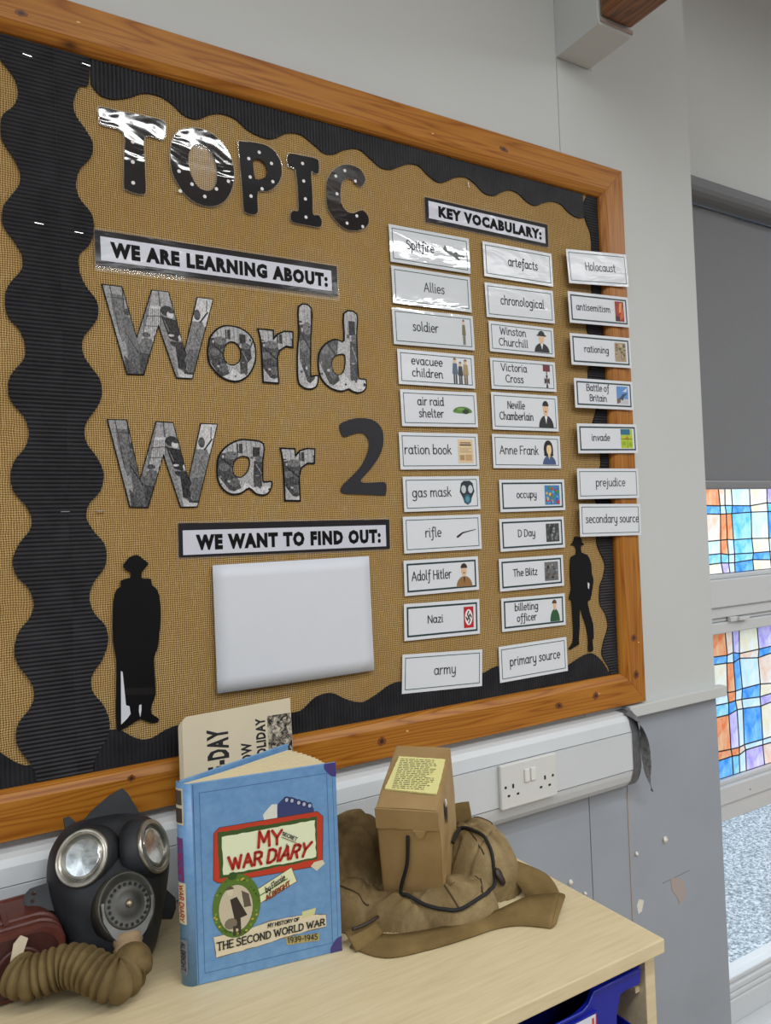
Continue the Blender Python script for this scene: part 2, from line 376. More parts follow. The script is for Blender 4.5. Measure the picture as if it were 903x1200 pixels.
def wood(name, base, dark, light, axis='x', rough=0.4, knots=True, ring=34.0, coat=0.08, spec=0.5):
    t = NT(name, rough, spec, 0, coat); t.b.inputs['Coat Roughness'].default_value = 0.25
    sc = {'x': (0.42, 9, 9), 'z': (9, 9, 0.42), 'y': (9, 0.42, 9)}[axis]
    c = t.map(sc)
    warp = t.noise(1.6, 2, 0.5, c)
    big = t.n('ShaderNodeTexNoise'); big.inputs['Scale'].default_value = 2.2; big.inputs['Detail'].default_value = 2; big.inputs['Distortion'].default_value = 0.25
    t.l(c, big.inputs['Vector'])
    rings = t.math('FRACT', t.math('MULTIPLY', big.outputs['Fac'], ring * 0.5))
    tri = t.math('ABSOLUTE', t.math('SUBTRACT', rings, 0.5))
    col = t.ramp(tri, [(0.0, dark), (0.14, base), (0.5, light)])
    fine = t.noise(26, 3, 0.6, t.map({'x': (0.35, 12, 12), 'z': (12, 12, 0.35), 'y': (12, .35, 12)}[axis]))
    col = t.mix(t.math('MULTIPLY', fine, 0.45), col, dark)
    if knots:
        v = t.n('ShaderNodeTexVoronoi'); v.inputs['Scale'].default_value = 1.0
        t.l(t.map({'x': (5.0, 0, 14), 'z': (14, 0, 5.0), 'y': (12, 4.2, 12)}[axis], loc=(.3, .2, .5)), v.inputs['Vector'])
        k = t.ramp(v.outputs['Distance'], [(0.03, (1, 1, 1)), (0.075, (0.3, 0.3, 0.3)), (0.12, (0, 0, 0))])
        col = t.mix(k, col, tuple(x * 0.22 for x in dark))
    t.color(col); t.bump(fine, 0.08, 0.001)
    M[name] = t.m

simple('plastic_white', srgb(225, 226, 222), 0.35)
simple('trunking_white', srgb(206, 211, 215), 0.35, var=0.03, vs_=6)
simple('socket_white', srgb(214, 216, 214), 0.3)
simple('wall_white', srgb(199, 202, 201), 0.65, var=0.025, vs_=2.5, bump=0.05, bs=40)
simple('wall_grey', srgb(156, 163, 173), 0.5, var=0.05, vs_=5, bump=0.06, bs=25)
simple('wall_far', srgb(120, 124, 130), 0.7)
simple('ceiling_white', srgb(225, 225, 222), 0.8)
simple('upvc', srgb(205, 208, 210), 0.3)
simple('blind_grey', srgb(120, 122, 126), 0.75, var=0.04, vs_=300)
simple('blind_bar', srgb(128, 129, 132), 0.4)
simple('lead', srgb(28, 34, 40), 0.6)
simple('floor_vinyl', srgb(165, 150, 135), 0.5, var=0.08, vs_=30)
simple('staple', (0.75, 0.75, 0.75), 0.25, metal=1.0)
simple('rubber_black', srgb(40, 42, 44), 0.55, var=0.25, vs_=18, bump=0.15, bs=35)
simple('grey_tape', srgb(92, 94, 98), 0.28, var=0.2, vs_=60, bump=0.4, bs=120)
simple('chip', srgb(172, 160, 154), 0.8)
simple('tack', srgb(225, 222, 210), 0.7)
simple('black_paper', srgb(13, 12, 15), 0.45, spec=0.2, var=0.15, vs_=12)
simple('black_coat', srgb(32, 30, 30), 0.42, spec=.2, var=0.25, vs_=30)
simple('paper_white', srgb(214, 218, 226), 0.55, var=0.01, bump=0.25, bs=9)
simple('dark_void', (0.01, 0.01, 0.012), 0.8)
simple('brass_dull', srgb(150, 140, 118), 0.3, metal=0.8, var=0.3, vs_=80)
simple('steel_ring', srgb(176, 172, 160), 0.28, metal=0.85, var=0.25, vs_=60)
simple('cord_black', srgb(22, 21, 24), 0.7, bump=0.4, bs=900)
simple('leather_dark', srgb(48, 36, 30), 0.45)
simple('tray_blue', srgb(8, 28, 150), 0.35)
simple('tray_inside', srgb(12, 24, 120), 0.35)
simple('bright_film', srgb(235, 235, 230), 0.3)
wood('pine_x', srgb(170, 108, 32), srgb(140, 80, 18), srgb(186, 126, 46), 'x', spec=.3)
wood('pine_z', srgb(168, 106, 30), srgb(138, 78, 18), srgb(184, 124, 44), 'z', spec=.3)
wood('beam_wood', srgb(128, 80, 38), srgb(86, 50, 22), srgb(150, 98, 50), 'y', knots=False)

# pale beech laminate
t = NT('beech_laminate', 0.42, 0.45)
g_ = t.noise(11, 4, 0.6, t.map((1.0, 14, 14)), 0.4)
c_ = t.ramp(g_, [(0.25, srgb(204, 186, 146)), (0.52, srgb(214, 198, 160)), (0.8, srgb(222, 208, 174))])
st = t.ramp(t.noise(7, 2, 0.5), [(0.66, (0, 0, 0)), (0.74, (0.35, 0.35, 0.35))])
t.color(t.mix(st, c_, srgb(192, 158, 116))); M['beech'] = t.m

# hessian: plain weave of jute threads
t = NT('hessian', 0.9, 0.15)
sp = t.n('ShaderNodeSeparateXYZ'); t.l(t.co, sp.inputs[0])
nz = t.noise(45, 2, 0.5); nz2 = t.noise(38, 2, 0.5, t.map(loc=(3, 1, 7)))
P_ = 2 * pi / 0.0034
wx = t.math('SINE', t.math('ADD', t.math('MULTIPLY', sp.outputs[0], P_), t.math('MULTIPLY', nz, 9)))
wz = t.math('SINE', t.math('ADD', t.math('MULTIPLY', sp.outputs[2], P_), t.math('MULTIPLY', nz2, 9)))
h = t.math('MAXIMUM', wx, wz)
inter = t.math('MULTIPLY', wx, wz)
hh = t.math('ADD', t.math('MULTIPLY', h, 0.7), t.math('MULTIPLY', inter, 0.3))
thr = t.ramp(hh, [(0.0, srgb(70, 50, 26)), (0.26, srgb(160, 128, 76)), (0.8, srgb(226, 194, 134))])
slub = t.noise(60, 2, 0.6, t.map((1, 1, 14))); slub2 = t.noise(60, 2, 0.6, t.map((14, 1, 1)))
big = t.noise(5, 3)
thr = t.mix(t.math('MULTIPLY', slub, 0.5), thr, srgb(156, 124, 74))
thr = t.mix(t.ramp(slub2, [(0.55, (0, 0, 0)), (0.8, (0.5, 0.5, 0.5))]), thr, srgb(214, 192, 150))
thr = t.mix(t.ramp(big, [(0.4, (0, 0, 0)), (0.7, (0.35, 0.35, 0.35))]), thr, srgb(146, 112, 62))
t.color(thr); t.bump(hh, 0.5, 0.001); M['hessian'] = t.m

# corrugated border card
t = NT('corrugated_black', 0.5, 0.2)
t.color(t.ramp(t.noise(25, 3), [(0.3, srgb(34, 34, 38)), (0.7, srgb(46, 46, 50))])); M['corrugated'] = t.m

def laminate(name, c, wav=7.0, strength=0.25, rough=0.10, coat=0.6):
    """paper sealed in a glossy pouch, slightly rippled"""
    t = NT(name, 0.6, 0.15, 0, coat); t.b.inputs['Coat Roughness'].default_value = rough
    t.color(c)
    n_ = t.noise(wav, 3, 0.55, t.map((0.7, 1, 2.2)), 0.8)
    b = t.n('ShaderNodeBump'); b.inputs['Strength'].default_value = strength; b.inputs['Distance'].default_value = 0.01
    t.l(n_, b.inputs['Height']); t.l(b.outputs[0], t.b.inputs['Coat Normal'])
    M[name] = t.m; return t
laminate('card_white', srgb(222, 226, 232), 9, 0.15, 0.12, 0.35)
laminate('card_glossy', srgb(216, 221, 226), 7, 0.07, 0.04, 1.0)
laminate('banner_black', srgb(34, 32, 36), 10, 0.08, 0.10, 0.35)
laminate('banner_white', srgb(208, 210, 222), 16, 0.3, 0.10, 0.5)
laminate('letter_gloss', srgb(16, 13, 15), 7, 0.16, 0.05, 0.9)
laminate('letter_satin', srgb(16, 13, 15), 9, 0.05, 0.2, 0.05)
laminate('two_grey', srgb(48, 48, 54), 8, 0.05, 0.3, 0.1)

# clear laminate edge: real transparent film
t = NT('clear_film', 0.12, 0.6); t.color((1, 1, 1)); t.b.inputs['Alpha'].default_value = 0.05
t.b.inputs['Coat Weight'].default_value = 1.0
t.bump(t.noise(9, 2, 0.5, t.map((.5, 1, 2))), 0.10, 0.01); M['clear_film'] = t.m

# cloths, leather, tin
t = NT('canvas_khaki', 0.9, 0.15)
n_ = t.noise(9, 5, 0.62, dist=0.5); f_ = t.noise(420, 2)
c_ = t.ramp(n_, [(0.28, srgb(82, 66, 40)), (0.46, srgb(128, 109, 75)), (0.7, srgb(170, 150, 112))])
t.color(t.mix(t.math('MULTIPLY', f_, 0.35), c_, srgb(84, 66, 40)))
t.bump(t.math('ADD', t.math('MULTIPLY', t.noise(34, 4, 0.6, dist=1.0), 1.0), t.math('MULTIPLY', f_, 0.12)), 0.45, 0.006); M['canvas'] = t.m
t = NT('webbing_khaki', 0.9, 0.15)
n_ = t.noise(14, 4, 0.6)
wv = t.n('ShaderNodeTexWave'); wv.inputs['Scale'].default_value = 170; wv.bands_direction = 'DIAGONAL'; t.l(t.co, wv.inputs['Vector'])
t.color(t.mix(t.math('MULTIPLY', wv.outputs['Fac'], 0.3), t.ramp(n_, [(0.3, srgb(108, 88, 54)), (0.7, srgb(142, 120, 78))]), srgb(84, 64, 34)))
t.bump(wv.outputs['Fac'], 0.3, 0.0008); M['webbing'] = t.m
t = NT('box_card', 0.62, 0.3)
n_ = t.noise(6, 4, 0.6)
c_ = t.ramp(n_, [(0.3, srgb(142, 114, 72)), (0.55, srgb(164, 136, 92)), (0.8, srgb(180, 154, 110))])
t.color(t.mix(t.ramp(t.noise(30, 4, 0.7), [(0.62, (0, 0, 0)), (0.8, (.4, .4, .4))]), c_, srgb(120, 86, 46)))
t.bump(t.noise(16, 4, 0.6, dist=0.6), 0.35, 0.004); M['box_card'] = t.m
t = NT('hose_rubber', 0.75, 0.25)
t.color(t.ramp(t.noise(30, 4, 0.6), [(0.3, srgb(82, 68, 40)), (0.7, srgb(120, 102, 66))])); M['hose'] = t.m
simple('hose_band', srgb(150, 128, 98), 0.8, var=0.2, vs_=50)
t = NT('tin_maroon', 0.42, 0.5)
t.color(t.ramp(t.noise(22, 5, 0.65), [(0.3, srgb(72, 34, 28)), (0.66, srgb(100, 50, 42)), (0.8, srgb(122, 74, 60))])); M['tin'] = t.m
t = NT('tin_dark', 0.45, 0.5)
t.color(t.ramp(t.noise(30, 5, 0.7), [(0.3, srgb(50, 24, 22)), (0.7, srgb(78, 42, 38))])); M['tin_dark'] = t.m
t = NT('mask_rubber', 0.55, 0.4)
t.color(t.ramp(t.noise(14, 5, 0.65), [(0.3, srgb(26, 28, 32)), (0.7, srgb(50, 53, 58))]))
t.bump(t.noise(30, 4), 0.12, 0.002); M['mask_rubber'] = t.m
t = NT('valve_bakelite', 0.4, 0.5); t.color(t.ramp(t.noise(40, 4), [(0.3, srgb(44, 44, 40)), (0.75, srgb(74, 73, 64))])); M['valve'] = t.m
t = NT('valve_grey', 0.5, 0.4); t.color(t.ramp(t.noise(40, 4), [(0.3, srgb(92, 94, 94)), (0.75, srgb(128, 128, 124))])); M['valve_grey'] = t.m
t = NT('lens_glass', 0.16, 1.0, 0.85, 1.0)
t.color(t.ramp(t.noise(30, 4, 0.6, dist=1.5), [(0.35, srgb(140, 142, 140)), (0.65, srgb(236, 238, 234))]))
t.bump(t.noise(22, 3), 0.15, 0.004); M['lens'] = t.m

# book
t = NT('book_blue', 0.38, 0.45, 0, 0.3)
t.b.inputs['Coat Roughness'].default_value = 0.3
t.color(t.ramp(t.noise(60, 4, 0.7), [(0.3, srgb(92, 138, 186)), (0.7, srgb(112, 156, 200))])); M['book_blue'] = t.m
simple('book_groove', srgb(64, 98, 142), 0.45)
simple('book_purple', srgb(66, 56, 120), 0.4)
simple('book_paper', srgb(222, 208, 172), 0.8)
simple('newsprint', srgb(214, 202, 176), 0.85, var=0.04, vs_=8)
t = NT('halftone', 0.8, 0.2)
t.color(t.ramp(t.noise(90, 5, 0.75, dist=1.0), [(0.42, srgb(38, 36, 34)), (0.5, srgb(120, 114, 104)), (0.6, srgb(206, 196, 176))])); M['halftone'] = t.m

# stained glass film and clear glass
def film(name, a, b):
    t = NT(name, 0.3, 0.4)
    c = t.ramp(t.noise(9, 5, 0.6, t.map((1.6, 1, 1), rot=(0, 0.6, 0)), 1.2), [(0.35, srgb(*a)), (0.62, srgb(*b))])
    tr = t.n('ShaderNodeBsdfTranslucent'); t.l(c, tr.inputs[0])
    tp = t.n('ShaderNodeBsdfTransparent'); t.l(c, tp.inputs[0])
    df = t.n('ShaderNodeBsdfDiffuse'); t.l(c, df.inputs[0])
    m1 = t.n('ShaderNodeMixShader'); m1.inputs[0].default_value = 0.25; t.l(tr.outputs[0], m1.inputs[1]); t.l(tp.outputs[0], m1.inputs[2])
    m2 = t.n('ShaderNodeMixShader'); m2.inputs[0].default_value = 0.08; t.l(m1.outputs[0], m2.inputs[1]); t.l(df.outputs[0], m2.inputs[2])
    t.l(m2.outputs[0], t.t.nodes['Material Output'].inputs[0]); M[name] = t.m
film('film_orange', (255, 112, 44), (255, 196, 150))
film('film_peach', (255, 200, 164), (255, 246, 236))
film('film_cream', (255, 232, 184), (255, 250, 240))
film('film_blue', (40, 134, 245), (150, 212, 255))
film('film_cyan', (70, 190, 240), (196, 240, 252))
film('film_pale', (200, 232, 246), (248, 253, 255))
film('film_purple', (176, 150, 230), (244, 232, 255))
t = NT('clear_glass', 0.02, 0.5); t.color((1, 1, 1)); t.b.inputs['Alpha'].default_value = 0.1; M['glass'] = t.m
t = NT('tarmac_gravel', 0.9, 0.2)
t.color(t.ramp(t.noise(95, 4, 0.8), [(0.38, srgb(62, 78, 90)), (0.5, srgb(152, 168, 178)), (0.6, srgb(226, 232, 236))])); M['ground'] = t.m

# ------------------------------------------------------------------ the room
def struct(o, label=None): return tag(o, label, None, None, 'structure')
DADO = -0.447
EDGE_X = 1.655                                     # where the wall ends at the window recess
g = 0.0015
wb = MB()
wb.box((-3.2, 0, DADO), (1.1995, 0.12, CEIL)); wb.box((1.3105, 0, DADO), (EDGE_X, 0.12, CEIL))
wb.box((1.1995, 0.001, DADO), (1.3105, 0.12, CEIL))
wall = struct(wb.build('wall_back', M['wall_white']))
wl = MB()
wl.box((-3.2, 0, FLOOR), (1.2, 0.12, DADO)); wl.box((1.2025, 0, FLOOR), (1.321, 0.12, DADO)); wl.box((1.3235, 0, FLOOR), (EDGE_X, 0.12, DADO))
wl.box((1.2, 0.006, FLOOR), (1.3235, 0.119, DADO))
low = struct(wl.build('wall_lower', M['wall_grey']))
s_ = box('trim_1', (1.2005, -0.0010, DADO), (1.3095, 0.003, 1.05), M['wall_white'])
struct(s_)
# jagged filler line beside the panel joint
plate('paint_ridge', [[(1.318, -1.3), (1.3245, -1.3), (1.3225, -1.1), (1.326, -1.0), (1.323, -0.8), (1.325, -0.62), (1.3205, -0.62), (1.3195, -1.0)]], -0.0015, 0.001, M['chip'], low)
plate('scuff', [[(1.340, -0.90), (1.352, -0.897), (1.36, -0.875), (1.345, -0.868), (1.336, -0.88)]], -0.001, 0.001, M['tack'], low)
plate('bare_patch', [[(1.4549, -.8507), (1.4749, -.8537), (1.5005, -.8655), (1.5079, -.8898), (1.5009, -.9125), (1.4816, -.9178), (1.4753, -.9003), (1.458, -.8808)]], -0.0008, 0.001, M['chip'], low)
plate('scratch', [[(1.4268, -.8538), (1.4750, -.8515), (1.5245, -.8495), (1.5245, -.8505), (1.475, -.853), (1.4268, -.8550)]], -0.0006, 0.001, M['blind_bar'], low)

def tack_blob(x, z, r, label):
    v, f = lathe([(r*0.3, 0.0), (r, 0.0008), (r*0.8, 0.004), (r*0.3, 0.006)], 9)
    R_ = Matrix.Rotation(pi/2, 3, 'X')
    v = [R_ @ Vector(p) + Vector((noise.noise(Vector((a, x, 1))) * r * .4, 0, noise.noise(Vector((a, z, 2))) * r * .4)) for a, p in enumerate(v)]
    o = mesh_obj('adhesive_tack', v, f, M['tack'], loc=(x, -0.0005, z))
    tag(o, label, 'adhesive putty')
tack_blob(1.441, -0.756, 0.008, 'cream lump of putty stuck on the grey wall above the bare paint patch')
tack_blob(1.342, -0.764, 0.005, 'small pale putty spot on the grey wall left of the cream lump')
tack_blob(1.176, -0.807, 0.004, 'tiny white putty dot on the grey wall nearest the cupboard corner')
tack_blob(1.135, -0.772, 0.006, 'white putty lump on the grey wall just above the cupboard edge')

# dado rail on the wall end
rail = MB().box((1.318, -0.024, -0.447), (1.668, 0.0, -0.4215), 0, 0.002).build('trim_2', M['wall_white'])
struct(rail)

# floor, ceiling, other walls
struct(box('floor', (-3.2, -5.6, FLOOR-0.1), (4.6, 0.12, FLOOR), M['floor_vinyl']))
struct(box('ceiling', (-3.2, -5.6, CEIL), (4.6, 0.4, CEIL+0.1), M['ceiling_white']))
wlf = MB().box((-3.3, -5.6, FLOOR), (-3.2, 0.4, 0.2)).box((-3.3, -5.6, 1.55), (-3.2, 0.4, CEIL)).box((-3.3, -0.3, 0.2), (-3.2, 0.4, 1.55)).box((-3.3, -5.6, 0.2), (-3.2, -2.6, 1.55))
struct(wlf.build('wall_left', M['wall_far']))
w4 = struct(empty('added_window', (-3.25, -1.45, 0.875)))  # unseen window, added and enlarged so the mask lens reflects something bright
for ya in (-1.15, -.41, .36, 1.09): box('frame_stile', (-.03, ya, -.675), (.03, ya+.06, .675), M['upvc'], w4)
for za in (-.675, .615): box('frame_rail', (-.03, -1.15, za), (.03, 1.15, za+.06), M['upvc'], w4)
box('pane', (-.004, -1.15, -.675), (.004, 1.15, .675), M['glass'], w4)
struct(box('wall_right', (4.6, -5.6, FLOOR), (4.7, 0.4, CEIL), M['wall_white']))
struct(box('wall_front', (-3.3, -5.7, FLOOR), (4.7, -5.6, CEIL), M['wall_far']))
# window wall: white bulkhead above, recess return
WY = 0.125
bk = MB()
bk.box((EDGE_X, 0.098, 0.93), (4.6, 0.40, CEIL))
bk.box((4.2, 0.098, FLOOR), (4.6, 0.40, 0.93))
bk.box((1.56, 0.121, FLOOR), (EDGE_X, 0.40, CEIL))
bk.box((-3.2, 0.121, FLOOR), (1.56, 0.26, CEIL))
bk.box((EDGE_X, 0.14, FLOOR), (4.2, 0.19, -1.40))
struct(bk.build('wall_window', M['wall_white']))

# window frames
x0, x1 = EDGE_X + 0.0, 4.2
def rail_h(name, z0, z1, y0, y1, par, bev=0.003): return box(name, (x0, y0, z0), (x1, y1, z1), M['upvc'], par, bev)
win = struct(empty('window_1', (0, 0, 0)))
rail_h('frame_rail', -0.255, -0.176, WY, 0.19, win)
rail_h('glazing_bead', -0.176, -0.163, WY+0.012, 0.19, win)
rail_h('frame_rail', 0.86, 0.93, WY, 0.19, win)
box('frame_stile', (EDGE_X, WY, -0.163), (EDGE_X+0.06, 0.19, 0.86), M['upvc'], win)
win2 = struct(empty('window_2', (0, 0, 0)))
rail_h('frame_rail', -0.286, -0.255, WY+0.008, 0.19, win2)
rail_h('vent_strip', -0.298, -0.287, WY+0.016, 0.19, win2)
rail_h('sash_rail', -0.331, -0.299, WY+0.010, 0.19, win2)
h_ = MB().box((0, -0.012, -0.006), (0.035, 0.0, 0.008), 0, 0.002).box((0.03, -0.02, -0.004), (0.078, -0.006, 0.006), 0, 0.002)
h_.build('window_catch', M['upvc'], win2, loc=(1.915, WY+0.014, -0.294))
rail_h('sash_rail', -0.802, -0.754, WY, 0.19, win2)
rail_h('glazing_bead', -0.754, -0.741, WY+0.012, 0.19, win2)
box('screw', (1.961, WY-0.0008, -0.784), (1.964, WY+0.001, -0.781), M['dark_void'], win2)
box('frame_stile', (EDGE_X, WY, -0.741), (EDGE_X+0.06, 0.19, -0.331), M['upvc'], win2)
win3 = struct(empty('window_3', (0, 0, 0)))
rail_h('frame_rail', -0.85, -0.803, WY+0.006, 0.19, win3)
rail_h('glazing_bead', -1.305, -1.292, WY+0.016, 0.19, win3)
rail_h('sash_rail', -1.322, -1.306, WY+0.008, 0.19, win3)
rail_h('glazing_bead', -1.336, -1.323, WY+0.004, 0.19, win3)
rail_h('frame_rail', -1.40, -1.337, WY, 0.19, win3)
box('frame_stile', (EDGE_X, WY, -1.29), (EDGE_X+0.06, 0.19, -0.85), M['upvc'], win3)
box('pane', (EDGE_X, 0.158, -1.30), (x1, 0.162, -0.82), M['glass'], win3)
struct(MB().box((EDGE_X, -0.02, -1.425), (4.2, 0.14, -1.40), 0, 0.004).build('trim_3', M['upvc']))

# leaded film panes: every coloured cell is its own pane between dark cames
FC = {'o': 'film_orange', 'p': 'film_peach', 'c': 'film_cream', 'b': 'film_blue', 'y': 'film_cyan', 'w': 'film_pale', 'v': 'film_purple'}
def leaded(par, xs, zs, rows, seed):
    rnd = random.Random(seed)
    nx, nz = len(xs), len(zs)
    node = {}
    for i in range(nx):
        for j in range(nz):
            dx = rnd.uniform(-.004, .004) if 0 < i < nx-1 else 0
            dz = rnd.uniform(-.005, .005) if 0 < j < nz-1 else 0
            node[i, j] = (xs[i] + dx, zs[j] + dz)
    y = 0.150
    for j in range(nz - 1):
        for i in range(nx - 1):
            q = [node[i, j], node[i+1, j], node[i+1, j+1], node[i, j+1]]
            c = rows[j][i % len(rows[j])]
            v = [(px, y, pz) for px, pz in q]
            cx = sum(p[0] for p in v)/4; cz = sum(p[2] for p in v)/4
            mesh_obj('pane', [(p[0]-cx, 0, p[2]-cz) for p in v] + [(p[0]-cx, 0.0012, p[2]-cz) for p in v], [(3,2,1,0),(0,1,5,4),(1,2,6,5),(2,3,7,6),(3,0,4,7)], M[FC[c]], par, loc=(cx, y, cz))
    b = MB(); hw = 0.0017
    def seg(a, c):
        a, c = Vector((a[0], 0, a[1])), Vector((c[0], 0, c[1])); d = (c - a).normalized() * 1.0; n = Vector((-d.z, 0, d.x)) * hw
        f = [(0,1,2,3),(4,5,1,0),(7,6,5,4)[::1],(3,2,6,7)]
        pts = [a-n, c-n, c+n, a+n]
        b.add([p + Vector((0, y-0.0012, 0)) for p in pts] + [p + Vector((0, y+0.0002, 0)) for p in pts], [(0,1,2,3),(0,4,5,1),(3,2,6,7)])
    for i in range(1, nx-1):
        for j in range(nz-1): seg(node[i, j], node[i, j+1])
    for j in range(0, nz):
        for i in range(nx-1): seg(node[i, j], node[i+1, j])
    tag(b.build('lead_came', M['lead'], par), kind='stuff')
def xcols(base, cycle, end=4.2):
    xs = list(base); k = 0
    while xs[-1] < end: xs.append(xs[-1] + cycle[k % len(cycle)]); k += 1
    return xs
leaded(win, xcols([1.715, 1.78, 1.812, 1.919, 1.95, 1.979, 2.068, 2.155, 2.21], (.11, .03, .03, .09, .085)),
       [-0.163, -0.133, -0.107, -0.070, 0.009, 0.035, 0.12, 0.2, 0.24, 0.33, 0.42, 0.46, 0.55, 0.63, 0.72, 0.86],
       ['oycvwbcpo', 'ybyywybpo'[::1], 'wwwowycwb', 'cpporywbo'.replace('r','o'), 'bwbwybcyw', 'ocopcwcvb', 'wbwpoybwp', 'oywcvwbpc', 'wpcboywvb', 'oycvwbcpo', 'ybyywybpo', 'wwwowycwb', 'bwbwybcyw', 'ocopcwcvb', 'wbwpoybwp'], 3)
leaded(win2, xcols([1.715, 1.78, 1.812, 1.920, 1.954, 1.983, 2.071, 2.157], (.11, .03, .03, .09, .085)),
       [-0.741, -0.685, -0.663, -0.563, -0.535, -0.506, -0.418, -0.398, -0.331],
       ['wbbywvpo', 'owoopwwo', 'opovwbcb', 'bwybcwvp', 'ywwowbcw', 'opcobwpw', 'bwbwbpbo', 'ocopvcvb'], 5)

# roller blind: cassette, cloth, hem bar
bl = empty('roller_blind', (1.66, 0.085, 0.89), 'grey roller blind half lowered over the patterned window', 'blind')
cass = []
for k in range(9):
    a = -pi/2 + pi * k / 8
    cass.append((-0.012 - 0.034 * cos(a), 0.008 + 0.027 * sin(a)))
v = [(0.0, p[0], p[1]) for p in cass] + [(2.53, p[0], p[1]) for p in cass] + [(0, 0.012, -.019), (0, .012, .035), (2.53, .012, -.019), (2.53, .012, .035)]
n9 = 9
f = [(k, k+1, k+1+n9, k+n9) for k in range(8)] + [tuple(list(range(8, -1, -1)) + [18, 19]), tuple(list(range(9, 18)) + [21, 20])] + [(0, n9, 20, 18), (8, 19, 21, 17)]
mesh_obj('cassette', v, f, M['blind_grey'], bl, smooth=False)
v = []; f = []
for i in range(41):
    for j, z in enumerate((-0.024, -0.3, -0.55, -0.79)):
        v.append((2.53 * i / 40, 0.012 + 0.0008 * sin(i * 1.3 + j), z))
for i in range(40):
    for j in range(3): a = i*4+j; f.append((a, a+1, a+5, a+4))
mesh_obj('blind_cloth', v, f, M['blind_grey'], bl, smooth=True)
MB().box((0, 0.002, -0.812), (2.53, 0.020, -0.788), 0, 0.004).build('hem_bar', M['blind_bar'], bl)

# ground outside
struct(box('ground', (-2, 0.20, -1.52), (14, 14, -1.50), M['ground']))

# timber beam with its white boxing
struct(MB().box((1.2005, -0.125, 1.052), (1.3035, 0.002, CEIL-.001), 0, 0.002).box((1.199, -0.1275, 1.050), (1.2035, 0.0, 1.064)).build('trim_4', M['wall_white']))
bm_ = MB().box((1.2045, -5.6, 1.066), (1.296, -0.1285, 1.33), 0, 0.006).build('beam', M['beam_wood'])
struct(bm_)
struct(MB().box((1.2045, -0.1290, 1.058), (1.3035, -0.1252, 1.0655)).build('trim_5', M['chip']))

# ceiling lights
for x, y, nt_ in ((0.62, -1.58, 'nearest the letter T end of the board'), (2.75, -2.15, 'in front of the window recess'), (2.45, -2.95, 'second row, on the window side'), (0.5, -3.1, 'second row, in the middle of the room'), (1.1, -4.5, 'back row, in the middle of the room'), (3.2, -4.5, 'back row, on the window side'), (-1.2, -1.9, 'front row, on the far side from the window'), (-1.6, -3.8, 'second row, on the far side from the window'), (3.75, -1.15, 'added unseen to brighten the wall by the patterned windows')):  # last entry is an extra batten, added to brighten the window bulkhead
    ceiling_light(x, y, 21, nt_)

# ------------------------------------------------------------------ display board
OX0, OX1, OZ0, OZ1 = -0.62, 1.3765, -0.4175, 0.8215
IX0, IX1, IZ0, IZ1 = -0.547, 1.3045, -0.3465, 0.7485
bd = empty('display_board', (0.38, 0, 0.2), 'pine framed hessian covered display board on the white wall', 'notice board')
def bchild(o): o.location = o.location - Vector((0.38, 0, 0.2)); return o
bk_ = box('hessian_backing', (IX0-.01, -0.0035, IZ0-.01), (IX1+.01, -0.0005, IZ1+.01), M['hessian'], bd); bchild(bk_)
def frame_member(p_out, p_in, mat):
    """mitred member with a rounded inner bead. p_out, p_in: the two outer and the two inner corners (x,z)"""
    (a0, a1), (b0, b1) = p_out, p_in
    prof = [(0.0, -0.0003), (0.0, -0.018), (0.03, -0.0205), (0.78, -0.0215), (0.84, -0.0195), (0.93, -0.0165), (0.985, -0.012), (1.0, -0.008), (1.0, -0.0003)]
    v = []
    for s in range(2):
        o_, i_ = (a0, b0) if s == 0 else (a1, b1)
        for t_, y in prof:
            v.append((o_[0] + (i_[0]-o_[0])*t_, y, o_[1] + (i_[1]-o_[1])*t_))
    n = len(prof)
    f = [(k, k+1, k+1+n, k+n) for k in range(n-1)] + [tuple(range(n))[::-1], tuple(range(n, 2*n))]
    o = mesh_obj('frame_rail', v, f, mat, bd); bchild(o); return o
e = 0.0006
frame_member([(OX0, OZ1), (OX1, OZ1)], [(IX0, IZ1), (IX1, IZ1)], M['pine_x'])
frame_member([(OX1, OZ0), (OX0, OZ0)], [(IX1, IZ0), (IX0, IZ0)], M['pine_x'])
frame_member([(OX1, OZ1-e), (OX1, OZ0+e)], [(IX1, IZ1-e), (IX1, IZ0+e)], M['pine_z'])
frame_member([(OX0, OZ0+e), (OX0, OZ1-e)], [(IX0, IZ0+e), (IX0, IZ1-e)], M['pine_z'])

simple('knot_dark', srgb(58, 30, 14), 0.5); simple('knot_brown', srgb(120, 64, 20), 0.5); simple('dent', srgb(226, 190, 130), 0.6)
def kn(x, z, rx, rz, rot=0):
    e0 = [(cos(a*pi/8)*rx*(1+.15*sin(a*2.3)), sin(a*pi/8)*rz*(1+.15*cos(a*1.7))) for a in range(16)]
    o = plate('knot', [e0], -.0001, .0004, M['knot_brown'], bd, loc=(x, -0.0215, z)); bchild(o); o.rotation_euler = (0, rot, 0)
    plate('knot_heart', [[(a*.45, b_*.5) for a, b_ in e0]], -.0002, 0, M['knot_dark'], o)
for a in ((0.670, -0.384, .009, .008), (1.105, -0.386, .011, .007, .3), (1.214, -0.381, .009, .008), (1.343, -0.268, .010, .008), (1.345, -0.352, .009, .010), (0.107, 0.778, .009, .005), (1.017, 0.788, .012, .005, .2), (0.231, -0.362, .006, .005), (1.332, 0.40, .006, .007)): kn(*a)
for x, z in ((0.836, 0.777), (0.725, -0.375), (1.223, -0.378), (1.358, -0.28), (1.356, 0.55), (0.185, 0.79)):
    o = plate('dent', [[(-.003, 0), (.001, -.0014), (.004, .0008), (0, .0016)]], -.0001, .0003, M['dent'], bd, loc=(x, -0.0214, z)); bchild(o)
